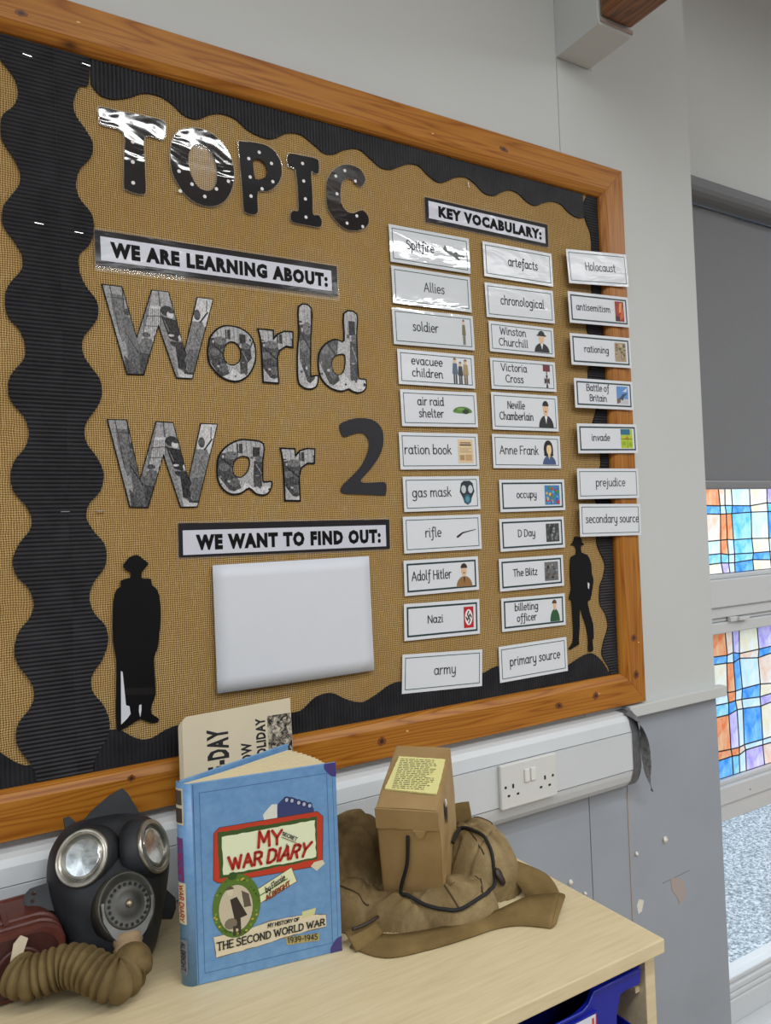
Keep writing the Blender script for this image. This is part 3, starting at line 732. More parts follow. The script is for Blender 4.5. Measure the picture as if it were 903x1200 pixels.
# ------------------------------------------------------------------ corrugated scalloped borders (real ribs)
def interp(curve, t, axis):
    """value of the other coordinate at t along axis"""
    a = axis; b = 1 - axis
    for i in range(len(curve) - 1):
        p, q = curve[i], curve[i+1]
        if (p[a] - t) * (q[a] - t) <= 0 and abs(p[a]-q[a]) > 1e-9:
            return p[b] + (q[b]-p[b]) * (t - p[a]) / (q[a] - p[a])
    return curve[0][b] if abs(curve[0][a]-t) < abs(curve[-1][a]-t) else curve[-1][b]
def E_(k): return catmull([(x/10000, z/10000) for x, z in EDGE[k]], 4, False)
RIB = 0.0062
def ribbed(name, t0, t1, fa, fb, axis, y, label, group='corrugated border strips'):
    """ribs run across t; fa(t), fb(t) give the two ends of a rib. axis 0: t is x (vertical ribs); 1: t is z"""
    n = int(abs(t1 - t0) / RIB * 6); v = []; f = []; yb = y + 0.0012
    for i in range(n + 1):
        t = t0 + (t1 - t0) * i / n
        yy = y - 0.0019 * abs(sin(pi * t / RIB))
        a, b = fa(t), fb(t); m = (a + b) / 2
        for s in (a, b):
            v.append((t, yy, s) if axis == 0 else (s, yy, t))
        for s in (a, b):
            v.append((t, yb, s) if axis == 0 else (s, yb, t))
    for i in range(n):
        k = i * 4
        f += [(k, k+1, k+5, k+4), (k+1, k+3, k+7, k+5), (k+2, k, k+4, k+6)]
    cx = sum(p[0] for p in v)/len(v); cz = sum(p[2] for p in v)/len(v)
    o = mesh_obj(name, [(p[0]-cx, p[1]-y, p[2]-cz) for p in v], f, M['corrugated'], loc=(cx, y, cz))
    return tag(o, label, 'border strip', group)
eL, eR, eT, eRt, eB = E_('stripL'), E_('stripR'), E_('top'), E_('right'), E_('bottom')
ZT, ZB = IZ1, IZ0
seam = lambda z: 0.1512 + (z - 0.70) * (-0.006)
ribbed('border_strip', ZB, ZT, lambda z: max(interp(eL, z, 1), -0.2) if z < 0.71 else interp(eL, 0.71, 1), lambda z: seam(z) - .0001, 1, -0.0062, 'left half of the double scalloped black corrugated strip beside the lettering')
ribbed('border_strip', ZB, ZT, lambda z: seam(z) + .0001, lambda z: interp(eR, z, 1), 1, -0.0062, 'right half of the double scalloped black corrugated strip beside the lettering')
xr0 = interp(eR, 0.72, 1)
ribbed('border_strip', 0.2035, IX1-0.045, lambda x: interp(eT, x, 0) if x < 1.262 else interp(eT, 1.262, 0), lambda x: IZ1, 0, -0.0052, 'scalloped black corrugated border along the top of the board')
ribbed('border_strip', IZ0, IZ1, lambda z: interp(eRt, z, 1), lambda z: IX1, 1, -0.0048, 'scalloped black corrugated border down the right side of the board')
ribbed('border_strip', 0.180, IX1-0.03, lambda x: IZ0, lambda x: interp(eB, x, 0), 0, -0.0062 + 0.0012, 'scalloped black corrugated border along the bottom of the board right of the double strip')
ribbed('border_strip', -0.54, 0.115, lambda x: IZ0, lambda x: -0.30 + 0.02*cos((x-0.03)*2*pi/0.13), 0, -0.005, 'stub of bottom scalloped black border left of the double strip')
ribbed('border_strip', -0.54, 0.062, lambda x: 0.675 - 0.02*cos((x+0.03)*2*pi/0.13), lambda x: IZ1, 0, -0.005, 'stub of top scalloped black border left of the double strip')

def staple(x, z, ang, label=None):
    b = MB().box((-0.006, -0.0012, -0.0006), (0.006, 0.0, 0.0006), 0).box((-0.006, 0, -0.0006), (-0.0048, 0.003, 0.0006)).box((0.0048, 0, -0.0006), (0.006, 0.003, 0.0006))
    o = b.build('staple', M['staple']); o.location = (x, -0.0078, z); o.rotation_euler = (0, ang, 0)
    tag(o, label or 'metal staple pinning the scalloped border', 'staple', 'staples in the border')
for x, z, a, lb in ((0.115, 0.725, 0.1, 'metal staple at the top left of the double strip'), (0.197, 0.735, 0.1, 'metal staple at the top right of the double strip'),
                (0.125, 0.474, 0.05, 'metal staple halfway up the left half of the double strip'), (0.18, 0.47, 0.05, 'metal staple halfway up the right half of the double strip'),
                (0.15, 0.045, 0, 'metal staple low on the left half of the double strip'), (0.20, 0.045, 0, 'metal staple low on the right half of the double strip'),
                (0.93, 0.70, 1.4, 'upright metal staple in the top border above the small banner')):
    staple(x, z, a, lb)
dk = box('backing_card', (-0.12, -0.004, -0.24), (0.0, 0.0, 0.05), M['black_paper']); dk.location = (0.0532, -0.0045, 0.0)
tag(dk, 'edge of a dark card cut off by the left side of the photo', 'card')

# ------------------------------------------------------------------ dado trunking
prof = [(-0.0005, -0.4285), (-0.026, -0.4295), (-0.036, -0.434), (-0.0425, -0.444), (-0.0478, -0.4668)]
mid = [(-0.0478, -0.4685), (-0.0490, -0.4690), (-0.0490, -0.5495), (-0.0478, -0.5500)]
lowp = [(-0.0478, -0.5517), (-0.0455, -0.562), (-0.040, -0.577), (-0.030, -0.589), (-0.020, -0.5945), (-0.0005, -0.5955)]
def extr(name, pr, xa, xb, mat, par):
    pr = pr + [(-0.0005, pr[-1][1]), (-0.0005, pr[0][1])] if pr[0][0] < -0.04 or pr[-1][0] < -0.04 else pr
    n = len(pr); v = [(xa, y, z) for y, z in pr] + [(xb, y, z) for y, z in pr]
    f = [(k, (k+1) % n, (k+1) % n + n, k+n) for k in range(n)] + [tuple(range(n))[::-1], tuple(range(n, 2*n))]
    return mesh_obj(name, v, f, mat, par)
tr = empty('cable_trunking', (0, 0, 0), 'white plastic cable trunking running along the wall under the board', 'trunking')
extr('top_cover', prof, -3.0, 1.296, M['trunking_white'], tr)
extr('lid', mid, -3.0, 1.295, M['trunking_white'], tr)
extr('bottom_cover', lowp, -3.0, 1.296, M['trunking_white'], tr)
box('trunking_body', (-3.0, -0.0455, -0.553), (1.29, -0.001, -0.465), M['dark_void'], tr)

# grey tape round the trunking end with a twisted tail
tp = empty('grey_tape', (1.31, -0.02, -0.5), 'torn grey tape wrapped over the trunking end with a dangling twisted tail', 'tape')
full = prof + mid[1:3] + lowp
v = []; n = len(full)
for k, (xa, off) in enumerate(((1.2905, 0.0012), (1.304, 0.0016), (1.316, 0.001), (1.322, -0.012))):
    for y, z in full: v.append((xa - 1.31 + 0.0015 * noise.noise(Vector((z*60, k, 0))), min(y - off, -.002) + 0.02, z + 0.5))
f = [(a*n+k, a*n+k+1, (a+1)*n+k+1, (a+1)*n+k) for a in range(3) for k in range(n-1)]
mesh_obj('wrap', v, f, M['grey_tape'], tp, smooth=True)
v = []; f = []
path = [(1.30, -0.030, -0.428), (1.312, -0.050, -0.445), (1.318, -0.056, -0.47), (1.322, -0.057, -0.50), (1.327, -0.055, -0.53), (1.333, -0.052, -0.56), (1.345, -0.045, -0.585), (1.362, -0.035, -0.606), (1.376, -0.025, -0.622)]
path = catmull(path, 6, False)
for i, p in enumerate(path):
    t_ = i / (len(path)-1); wd = 0.012 * (1 - t_) ** 0.9 + 0.0058; a = 0.3 + 4.5 * t_
    dx, dy = cos(a) * wd, sin(a) * wd * 0.6
    for s in (-1, -0.33, 0.33, 1):
        nn = noise.noise(Vector((i*.55, s*2, 3))) * 0.006
        v.append((p[0]-1.31 + s*dx, p[1]+0.02 + s*dy + nn*0.6, p[2]+0.5 + nn))
for i in range(len(path)-1):
    for s in range(3): a = i*4+s; f.append((a, a+1, a+5, a+4))
mesh_obj('tail', v, f, M['grey_tape'], tp)

# double socket
so = empty('wall_socket', (0.9108, -0.049, -0.467), 'white double wall socket with two switches on the trunking', 'socket')
MB().box((0, -0.0095, -0.086), (0.146, 0.0, 0.0), 0, 0.0025).build('face_plate', M['socket_white'], so)
for sx in (0.0585, 0.0745):
    MB().box((sx, -0.0135, -0.042), (sx+0.0125, -0.009, -0.016), 0, 0.0018).build('rocker_switch', M['plastic_white'], so)
for cx in (0.030, 0.113):
    h = MB(); yy = -0.0100
    h.box((cx-.0022, yy, -.0475), (cx+.0022, -0.009, -.0395)); h.box((cx-.0145, yy, -.0625), (cx-.0085, -.009, -.0585)); h.box((cx+.0085, yy, -.0625), (cx+.0145, -.009, -.0585))
    h.build('pin_slots', M['dark_void'], so)
for cx in (0.011, 0.134):
    v, f = lathe([(0.0026, 0), (0.0026, 0.0008)], 12); R_ = Matrix.Rotation(pi/2, 3, 'X')
    mesh_obj('screw', [R_ @ Vector(p) for p in v], f, M['dark_void'], so, loc=(cx, -0.0096, -0.043))

# ------------------------------------------------------------------ pen-stroke lettering
def arc(cx, cy, rx, ry, a0, a1, n=10):
    return [(cx + rx*cos(rad(a0 + (a1-a0)*i/n)), cy + ry*sin(rad(a0 + (a1-a0)*i/n))) for i in range(n+1)]
BOWL = arc(.40, .5, .37, .5, 0, 360, 14)
LOW = {  # x-height 1
 'a': (.95, [BOWL, [(.78, 1), (.78, .12), (.92, 0)]]), 'b': (.9, [[(.06, 1.6), (.06, 0)], arc(.43, .5, .37, .5, 0, 360, 14)]),
 'c': (.8, [arc(.42, .5, .38, .5, 50, 310)]), 'd': (.95, [BOWL, [(.78, 1.6), (.78, .12), (.92, 0)]]),
 'e': (.85, [[(.05, .52), (.79, .52)] + arc(.42, .5, .37, .5, 0, 310, 12)]),
 'f': (.65, [[(.66, 1.52), (.5, 1.62), (.34, 1.5), (.32, 1.2), (.32, -.2), (.2, -.5), (-.02, -.5)], [(.05, 1), (.6, 1)]]),
 'g': (.92, [BOWL, [(.78, 1), (.78, -.25), (.6, -.55), (.3, -.58), (.06, -.45)]]),
 'h': (.92, [[(.06, 1.6), (.06, 0)], [(.06, .65), (.25, .93), (.48, 1), (.7, .85), (.74, .6), (.74, .1), (.88, 0)]]),
 'i': (.32, [[(.1, 1), (.1, .12), (.24, 0)], [(.1, 1.32), (.1, 1.4)]]), 'j': (.35, [[(.2, 1), (.2, -.3), (.05, -.55), (-.1, -.5)], [(.2, 1.32), (.2, 1.4)]]),
 'k': (.78, [[(.06, 1.6), (.06, 0)], [(.66, 1), (.1, .45)], [(.3, .6), (.74, 0)]]), 'l': (.36, [[(.1, 1.6), (.1, .14), (.28, 0)]]),
 'm': (1.35, [[(.06, 1), (.06, 0)], [(.06, .65), (.22, .93), (.42, 1), (.6, .85), (.62, 0)], [(.62, .65), (.8, .93), (1.0, 1), (1.16, .85), (1.18, .1), (1.3, 0)]]),
 'n': (.92, [[(.06, 1), (.06, 0)], [(.06, .65), (.25, .93), (.48, 1), (.7, .85), (.74, .6), (.74, .1), (.88, 0)]]),
 'o': (.86, [BOWL]), 'p': (.9, [[(.06, 1), (.06, -.6)], arc(.43, .5, .37, .5, 0, 360, 14)]), 'q': (.92, [BOWL, [(.78, 1), (.78, -.6)]]),
 'r': (.62, [[(.06, 1), (.06, 0)], [(.06, .6), (.22, .9), (.42, 1), (.58, .95)]]),
 's': (.7, [[(.6, .88), (.4, 1), (.16, .95), (.1, .75), (.3, .56), (.52, .44), (.6, .22), (.45, .03), (.22, 0), (.04, .12)]]),
 't': (.6, [[(.22, 1.4), (.22, .2), (.34, 0), (.54, .04)], [(.02, 1), (.5, 1)]]),
 'u': (.92, [[(.06, 1), (.06, .35), (.2, .05), (.42, 0), (.66, .15), (.76, .4)], [(.76, 1), (.76, .1), (.9, 0)]]),
 'v': (.78, [[(.04, 1), (.38, 0), (.72, 1)]]), 'w': (1.1, [[(.04, 1), (.3, 0), (.54, .9), (.78, 0), (1.04, 1)]]), 'x': (.78, [[(.04, 1), (.7, 0)], [(.7, 1), (.04, 0)]]),
 'y': (.85, [[(.06, 1), (.06, .4), (.2, .08), (.42, 0), (.64, .12), (.74, .4)], [(.74, 1), (.74, -.25), (.58, -.55), (.3, -.58), (.1, -.48)]]),
 'z': (.7, [[(.06, 1), (.62, 1), (.06, 0), (.64, 0)]])}
CAP = {  # cap height 1
 'A': (.78, [[(0, 0), (.37, 1), (.74, 0)], [(.13, .36), (.61, .36)]]),
 'B': (.68, [[(.04, 0), (.04, 1), (.36, 1), (.56, .9), (.56, .64), (.38, .53), (.04, .53)], [(.38, .53), (.62, .42), (.64, .14), (.42, 0), (.04, 0)]]),
 'C': (.75, [arc(.42, .5, .4, .5, 48, 312)]), 'D': (.76, [[(.04, 0), (.04, 1), (.32, 1), (.6, .85), (.7, .5), (.6, .15), (.32, 0), (.04, 0)]]),
 'E': (.6, [[(.55, 1), (.04, 1), (.04, 0), (.55, 0)], [(.04, .52), (.48, .52)]]), 'F': (.56, [[(.54, 1), (.04, 1), (.04, 0)], [(.04, .52), (.44, .52)]]),
 'G': (.78, [arc(.42, .5, .4, .5, 48, 330), [(.44, .42), (.76, .42), (.76, .1)]]), 'H': (.72, [[(.04, 0), (.04, 1)], [(.66, 0), (.66, 1)], [(.04, .52), (.66, .52)]]),
 'I': (.16, [[(.06, 0), (.06, 1)]]), 'J': (.5, [[(.42, 1), (.42, .2), (.28, 0), (.1, .03), (0, .15)]]), 'K': (.66, [[(.04, 0), (.04, 1)], [(.6, 1), (.06, .44)], [(.24, .6), (.64, 0)]]),
 'L': (.56, [[(.04, 1), (.04, 0), (.54, 0)]]), 'M': (.86, [[(.04, 0), (.1, 1), (.42, .3), (.74, 1), (.8, 0)]]), 'N': (.74, [[(.04, 0), (.04, 1), (.66, 0), (.66, 1)]]),
 'O': (.86, [arc(.42, .5, .4, .5, 0, 360, 16)]), 'P': (.62, [[(.04, 0), (.04, 1), (.36, 1), (.58, .88), (.58, .58), (.36, .46), (.04, .46)]]),
 'Q': (.86, [arc(.42, .5, .4, .5, 0, 360, 16), [(.5, .25), (.82, -.05)]]), 'R': (.68, [[(.04, 0), (.04, 1), (.36, 1), (.58, .88), (.58, .6), (.36, .48), (.04, .48)], [(.34, .48), (.64, 0)]]),
 'S': (.64, [[(.56, .86), (.4, .99), (.18, .98), (.05, .82), (.1, .62), (.32, .52), (.54, .4), (.6, .18), (.44, .02), (.2, 0), (.02, .12)]]),
 'T': (.7, [[(0, 1), (.68, 1)], [(.34, 1), (.34, 0)]]), 'U': (.74, [[(.04, 1), (.04, .3), (.16, .06), (.36, 0), (.56, .06), (.68, .3), (.68, 1)]]),
 'V': (.76, [[(0, 1), (.36, 0), (.72, 1)]]), 'W': (1.05, [[(0, 1), (.25, 0), (.5, .85), (.75, 0), (1.0, 1)]]), 'X': (.7, [[(0, 1), (.66, 0)], [(.66, 1), (0, 0)]]),
 'Y': (.7, [[(0, 1), (.34, .5), (.68, 1)], [(.34, .5), (.34, 0)]]), 'Z': (.64, [[(.02, 1), (.6, 1), (.02, 0), (.62, 0)]]),
 '1': (.36, [[(.02, .8), (.2, 1), (.2, 0)]]), '9': (.62, [arc(.3, .7, .27, .3, 0, 360, 12), [(.57, .7), (.5, .2), (.3, 0)]]), '3': (.6, [[(.06, .9), (.28, 1), (.5, .88), (.48, .62), (.26, .54), (.5, .45), (.54, .18), (.3, 0), (.05, .08)]]),
 '4': (.64, [[(.46, 0), (.46, 1), (.02, .32), (.62, .32)]]), '5': (.6, [[(.52, 1), (.12, 1), (.08, .58), (.34, .62), (.54, .42), (.5, .12), (.28, 0), (.04, .08)]]),
 '-': (.45, [[(.04, .45), (.4, .45)]]), ':': (.22, [[(.1, .08), (.1, .16)], [(.1, .66), (.1, .74)]])}
CAPH = 1.45   # cap height in x-heights, for mixed-case text

def layout(text, mixed=True, track=0.16):
    """polylines with baseline 0; mixed text has x-height 1, capitals-only text cap height 1"""
    out = []; x = 0
    for ch in text:
        if ch == ' ': x += 0.55 if mixed else 0.34; continue
        if ch in LOW: wd, st = LOW[ch]; k = 1.0
        else: wd, st = CAP[ch]; k = CAPH if mixed else 1.0
        for pl in st: out.append([(x + px*k, py*k) for px, py in pl])
        x += wd * k + track * (1 if mixed else .6)
    return out, x - track

def stroke_vf(lines, w, y, xform, serif=0.0, dot=True, wx=None):
    """ribbons of width w along polylines, drawn flat at depth y. xform maps (x,z) to local (x,z)"""
    v = []; f = []
    def quad(a, b, c, d):
        n = len(v); pts = [a, b, c, d]
        ar = sum(pts[i][0]*pts[(i+1) % 4][1] - pts[(i+1) % 4][0]*pts[i][1] for i in range(4))
        if ar < 0: pts.reverse()
        for p in pts: v.append((p[0], y, p[1]))
        f.append((n, n+1, n+2, n+3))
    hw = w / 2; hx = (wx or w) / 2
    for pl in lines:
        P = [Vector(xform(p)) for p in pl]
        for i in range(len(P) - 1):
            d = P[i+1] - P[i]
            if d.length < 1e-7: continue
            d.normalize(); nrm = Vector((-d.y, d.x)); nrm = Vector((nrm.x * hx, nrm.y * hw))
            a = P[i]; b = P[i+1]
            quad(tuple(a - nrm), tuple(b - nrm), tuple(b + nrm), tuple(a + nrm))
        if dot:
            for p in P:
                n = len(v)
                for k in range(8): v.append((p.x + hx*cos(k*pi/4 + pi/8), y, p.y + hw*sin(k*pi/4 + pi/8)))
                f.append(tuple(range(n, n+8)))
        if serif > 0:
            for p in (P[0], P[-1]):
                quad((p.x-serif, p.y-hw*.5), (p.x+serif, p.y-hw*.5), (p.x+serif, p.y+hw*.5), (p.x-serif, p.y+hw*.5))
    return v, f

def fit_text(text, box_, mixed=True, track=0.16, corners=None):
    """xform fitting the text into box (x0, z0, x1, z1) where z0 is the baseline and z1 the x- or cap-height line"""
    L, wd = layout(text, mixed, track)
    if corners:   # quad: baseline-left, baseline-right, top-right, top-left
        bl_, br_, tr_, tl_ = [Vector(c) for c in corners]
        def xf(p):
            s, t_ = p[0]/wd, p[1]
            lo = bl_.lerp(br_, s); hi = tl_.lerp(tr_, s)
            return tuple(lo + (hi - lo) * t_)
        return L, xf
    x0_, z0_, x1_, z1_ = box_
    return L, (lambda p: (x0_ + (x1_-x0_)*p[0]/wd, z0_ + (z1_-z0_)*p[1]))

def lettering(name, parent, mat, items, label=None):
    """items: (text, box, stroke, y, opts) -> one flat print part"""
    b = MB()
    for text, bx, sw, y, o in items:
        L, xf = fit_text(text, bx, o.get('mixed', True), o.get('track', .16), o.get('corners'))
        b.add(*stroke_vf(L, sw, y, xf, o.get('serif', 0), o.get('dot', True), o.get('wx')))
    ob = b.build(name, mat, parent)
    if label: ob['label'] = label
    return ob

def shapes(name, parent, items, y=-0.0006, step=0.00006, loc=None):
    """flat coloured print: items (poly, material)"""
    mats = []; b = MB()
    for k, (poly, mt) in enumerate(items):
        if mt not in mats: mats.append(mt)
        tri = tessellate_polygon([[Vector((p[0], p[1], 0)) for p in poly]])
        vv = [(p[0], y - k*step, p[1]) for p in poly]; ff = []
        for t_ in tri:
            a, c, d = [poly[i] for i in t_]
            cr = (c[0]-a[0])*(d[1]-a[1]) - (d[0]-a[0])*(c[1]-a[1])
            ff.append(tuple(t_) if cr > 0 else (t_[0], t_[2], t_[1]))
        b.add(vv, ff, mats.index(mt))
    return b.build(name, mats, parent, loc=loc)
def ell(cx, cz, rx, rz, n=16, a0=0, a1=360): return [(cx + rx*cos(rad(a0+(a1-a0)*i/n)), cz + rz*sin(rad(a0+(a1-a0)*i/n))) for i in range(n if a1-a0 >= 360 else n+1)]
def rect(a, b, c, d): return [(a, b), (c, b), (c, d), (a, d)]

# ------------------------------------------------------------------ TOPIC letters
def centre(loop): xs = [p[0] for p in loop]; zs = [p[1] for p in loop]; return (min(xs)+max(xs))/2, (min(zs)+max(zs))/2
def glyph(key, n=3, smooth=True):
    ls = [[(x/10000, z/10000) for x, z in l] for l in GLYPH[key]]
    if smooth: ls = [catmull(l, n) for l in ls]
    c = centre(ls[0])
    return [[(x-c[0], z-c[1]) for x, z in l] for l in ls], c
for ch, mt, note in (('T', 'letter_gloss', 'glossy black paper letter T with white dots, first of the heading'), ('O', 'letter_gloss', 'glossy black paper letter O with white dots and plastic film in its middle'),
                     ('P', 'letter_satin', 'black paper letter P with white dots in the heading'), ('I', 'letter_satin', 'black paper letter I with white dots in the heading'), ('C', 'letter_gloss', 'black paper letter C with white dots, last of the heading')):
    ls, c = glyph(ch)
    root = empty('cutout_letter', (c[0], -0.0078, c[1]), note, 'letter', 'dotted letters of the heading TOPIC', rot=(0, 0, 0))
    plate('letter_shape', ls, -0.0007, 0.0005, M[mt], root)
    for dx, dz in DOTS[ch]:
        v, f = plate_vf([ell(0, 0, 0.0030, 0.0030, 12)], -0.0002, 0.0001)
        mesh_obj('white_dot', v, f, ink(226, 226, 228), root, loc=(dx/10000-c[0], -0.0008, dz/10000-c[1]))
    # film edge of the laminate
    rim = offset_loop(ls[0], -0.0022)
    plate('film_edge', [rim, ls[0]], -0.0003, 0.0002, M['clear_film'], root)
    if ch == 'O': plate('film_middle', [ls[1]], -0.0002, 0.0001, M['clear_film'], root)

# ------------------------------------------------------------------ World War 2 letters
def clip_convex(poly, tri):
    """part of a convex polygon inside a counter-clockwise triangle"""
    out = poly
    for i in range(3):
        a, b_ = tri[i], tri[(i+1) % 3]; src = out; out = []
        if not src: return []
        side = lambda p: (b_[0]-a[0])*(p[1]-a[1]) - (b_[1]-a[1])*(p[0]-a[0])
        for k in range(len(src)):
            p, q = src[k], src[(k+1) % len(src)]; sp_, sq_ = side(p), side(q)
            if sp_ >= 0: out.append(p)
            if (sp_ > 0 and sq_ < 0) or (sp_ < 0 and sq_ > 0):
                t_ = sp_/(sp_-sq_); out.append((p[0]+(q[0]-p[0])*t_, p[1]+(q[1]-p[1])*t_))
    return out
def ccw(t_): return t_ if (t_[1][0]-t_[0][0])*(t_[2][1]-t_[0][1]) - (t_[1][1]-t_[0][1])*(t_[2][0]-t_[0][0]) > 0 else [t_[0], t_[2], t_[1]]
def tris(loops):
    flat = [p for l in loops for p in l]
    return [ccw([flat[i] for i in t_]) for t_ in tessellate_polygon([[Vector((p[0], p[1], 0)) for p in l] for l in loops])]
GINK = {}
def grey_ink(g):
    g = int(g/8)*8
    if g not in GINK:
        t = NT('photo_ink', 0.5, 0.2, 0, 0.25); t.b.inputs['Coat Roughness'].default_value = .12
        lo, hi = max(g-34, 8)+0, min(g+30, 226)
        t.color(t.ramp(t.noise(330, 4, 0.7, t.map((1.2, 1, .8))), [(0.36, srgb(lo, lo, lo+2)), (0.64, srgb(hi, hi, hi+2))])); GINK[g] = t.m
    return GINK[g]
def press_photo(name, loops, scene_, parent, y):
    """black-and-white picture printed on a letter-shaped sheet: flat tones trimmed to the outline"""
    lt = tris(loops); mats = [grey_ink(scene_[0])]; b = MB()
    for t_ in lt: b.add([(p[0], y, p[1]) for p in t_], [(0, 1, 2)], 0)
    for k, (poly, g) in enumerate(scene_[1]):
        mt_ = grey_ink(g)
        if mt_ not in mats: mats.append(mt_)
        for st in tris([poly]):
            for t_ in lt:
                c_ = clip_convex(st, t_)
                if len(c_) > 2: b.add([(p[0], y-.00001*(k+1), p[1]) for p in c_], [tuple(range(len(c_)))], mats.index(mt_))
    return b.build(name, mats, parent)
def rel(poly, bb): return [(bb[0]+(bb[2]-bb[0])*u, bb[3]-(bb[3]-bb[1])*q) for u, q in poly]
def bar(x0, y0, x1, y1, w_): 
    d = Vector((x1-x0, y1-y0)).normalized(); n = Vector((-d.y, d.x))*w_/2; return [(x0+n.x, y0+n.y), (x1+n.x, y1+n.y), (x1-n.x, y1-n.y), (x0-n.x, y0-n.y)]
def gate_picture(bb):
    Q = lambda pts: rel([((x-60)/780, (z-68)/624) for x, z in pts], bb)
    P = [(Q([(60, 60), (210, 60), (330, 700), (200, 700)]), 150), (Q([(105, 130), (190, 130), (200, 300), (235, 420), (180, 470), (130, 300)]), 104), (Q(bar(105, 60, 165, 420, 6)), 60), (Q(bar(188, 60, 205, 300, 7)), 50), (Q(bar(90, 158, 200, 156, 5)), 60),
         (Q(ell(218, 250, 22, 26)), 70), (Q([(180, 310), (215, 280), (245, 290), (275, 420), (310, 520), (350, 700), (210, 700), (215, 560), (200, 420)]), 92), (Q(bar(200, 390, 290, 540, 9)), 40), (Q([(190, 560), (230, 600), (300, 700), (200, 700)]), 76),
         (Q([(400, 60), (540, 60), (560, 200), (380, 190)]), 158), (Q(bar(440, 60, 452, 200, 10)), 80), (Q([(380, 180), (455, 180), (440, 330), (400, 470), (320, 430)]), 196)]
    for k in range(9): P.append((Q(bar(338+k*14, 200, 330+k*14, 440, 5)), 64))
    P += [(Q(bar(350, 262, 460, 250, 6)), 56), (Q(bar(330, 335, 440, 330, 5)), 70), (Q(ell(345, 400, 26, 20)), 66), (Q([(300, 470), (330, 420), (385, 430), (400, 500), (350, 540), (300, 520)]), 96), (Q([(295, 530), (395, 540), (350, 700), (300, 700)]), 62),
          (Q([(455, 250), (560, 270), (600, 360), (570, 430), (510, 410), (480, 330)]), 34), (Q(ell(497, 208, 46, 38)), 46), (Q(ell(520, 234, 25, 27)), 206), (Q(ell(530, 212, 24, 12)), 60), (Q(bar(478, 280, 510, 360, 5)), 130), (Q(ell(590, 398, 16, 22)), 206), (Q(ell(525, 386, 22, 9)), 190),
          (Q([(510, 430), (610, 430), (640, 540), (620, 640), (560, 620), (545, 500)]), 44), (Q([(520, 460), (552, 470), (565, 590), (575, 700), (555, 640)]), 150), (Q([(560, 620), (600, 650), (690, 655), (700, 700), (570, 700)]), 190), (Q([(600, 600), (640, 650), (690, 645), (680, 668), (610, 662)]), 60),
          (Q([(700, 60), (850, 60), (800, 300), (680, 270)]), 200), (Q(bar(795, 90, 790, 180, 8)), 90), (Q(ell(718, 212, 26, 40)), 74), (Q([(680, 262), (755, 262), (785, 330), (750, 470), (650, 470), (655, 390)]), 120), (Q(bar(738, 268, 800, 182, 12)), 44), (Q(bar(690, 330, 740, 430, 5)), 70), (Q(bar(720, 320, 690, 420, 4)), 84),
          (Q([(650, 480), (745, 470), (700, 650), (640, 640), (615, 560)]), 100)]
    return (128, P)
def street_picture(bb, sx=0.0, seed=1):
    r_ = random.Random(seed); U = lambda pts: rel([(u+sx, q) for u, q in pts], bb)
    P = [(U(bar(.18+.09*k, 0, .2+.09*k, .36, .018)), 130) for k in range(9)]
    P += [(U(rect(.36, .06, .47, .24)), 50), (U(rect(.66, .12, .8, .30)), 44), (U(rect(.39, .06, .40, .24)), 190),
          (U([(.02, .25), (.3, .22), (.42, .4), (.36, .7), (.46, .98), (.2, .92), (.0, .66)]), 66), (U(ell(.25, .28, .13, .075)), 112), (U(ell(.12, .5, .1, .07)), 104), (U(ell(.3, .52, .07, .1)), 92), (U(bar(.1, .36, .42, .62, .03)), 34), (U(ell(.3, .78, .1, .08)), 96),
          (U([(.68, .38), (.9, .34), (.92, .56), (.82, .66), (.82, .86), (.66, .86), (.66, .6)]), 62), (U(ell(.8, .34, .1, .06)), 100), (U(ell(.73, .8, .07, .09)), 74), (U(bar(.86, .42, .98, .2, .025)), 50), (U(bar(.72, .44, .82, .62, .02)), 130),
          (U([(.42, .88), (.5, .78), (.66, .88), (.9, .84), (1.1, .9), (1.1, 1.1), (.2, 1.1), (.2, .98)]), 206)]
    for k in range(22):
        u, q = r_.uniform(0, 1), r_.uniform(.2, .98); P.append((U(ell(u, q, r_.uniform(.015, .045), r_.uniform(.01, .03), 6)), r_.choice((40, 60, 140, 190, 90))))
    return (172, P)
simple('outline_black', srgb(14, 13, 15), 0.6, spec=0.15)
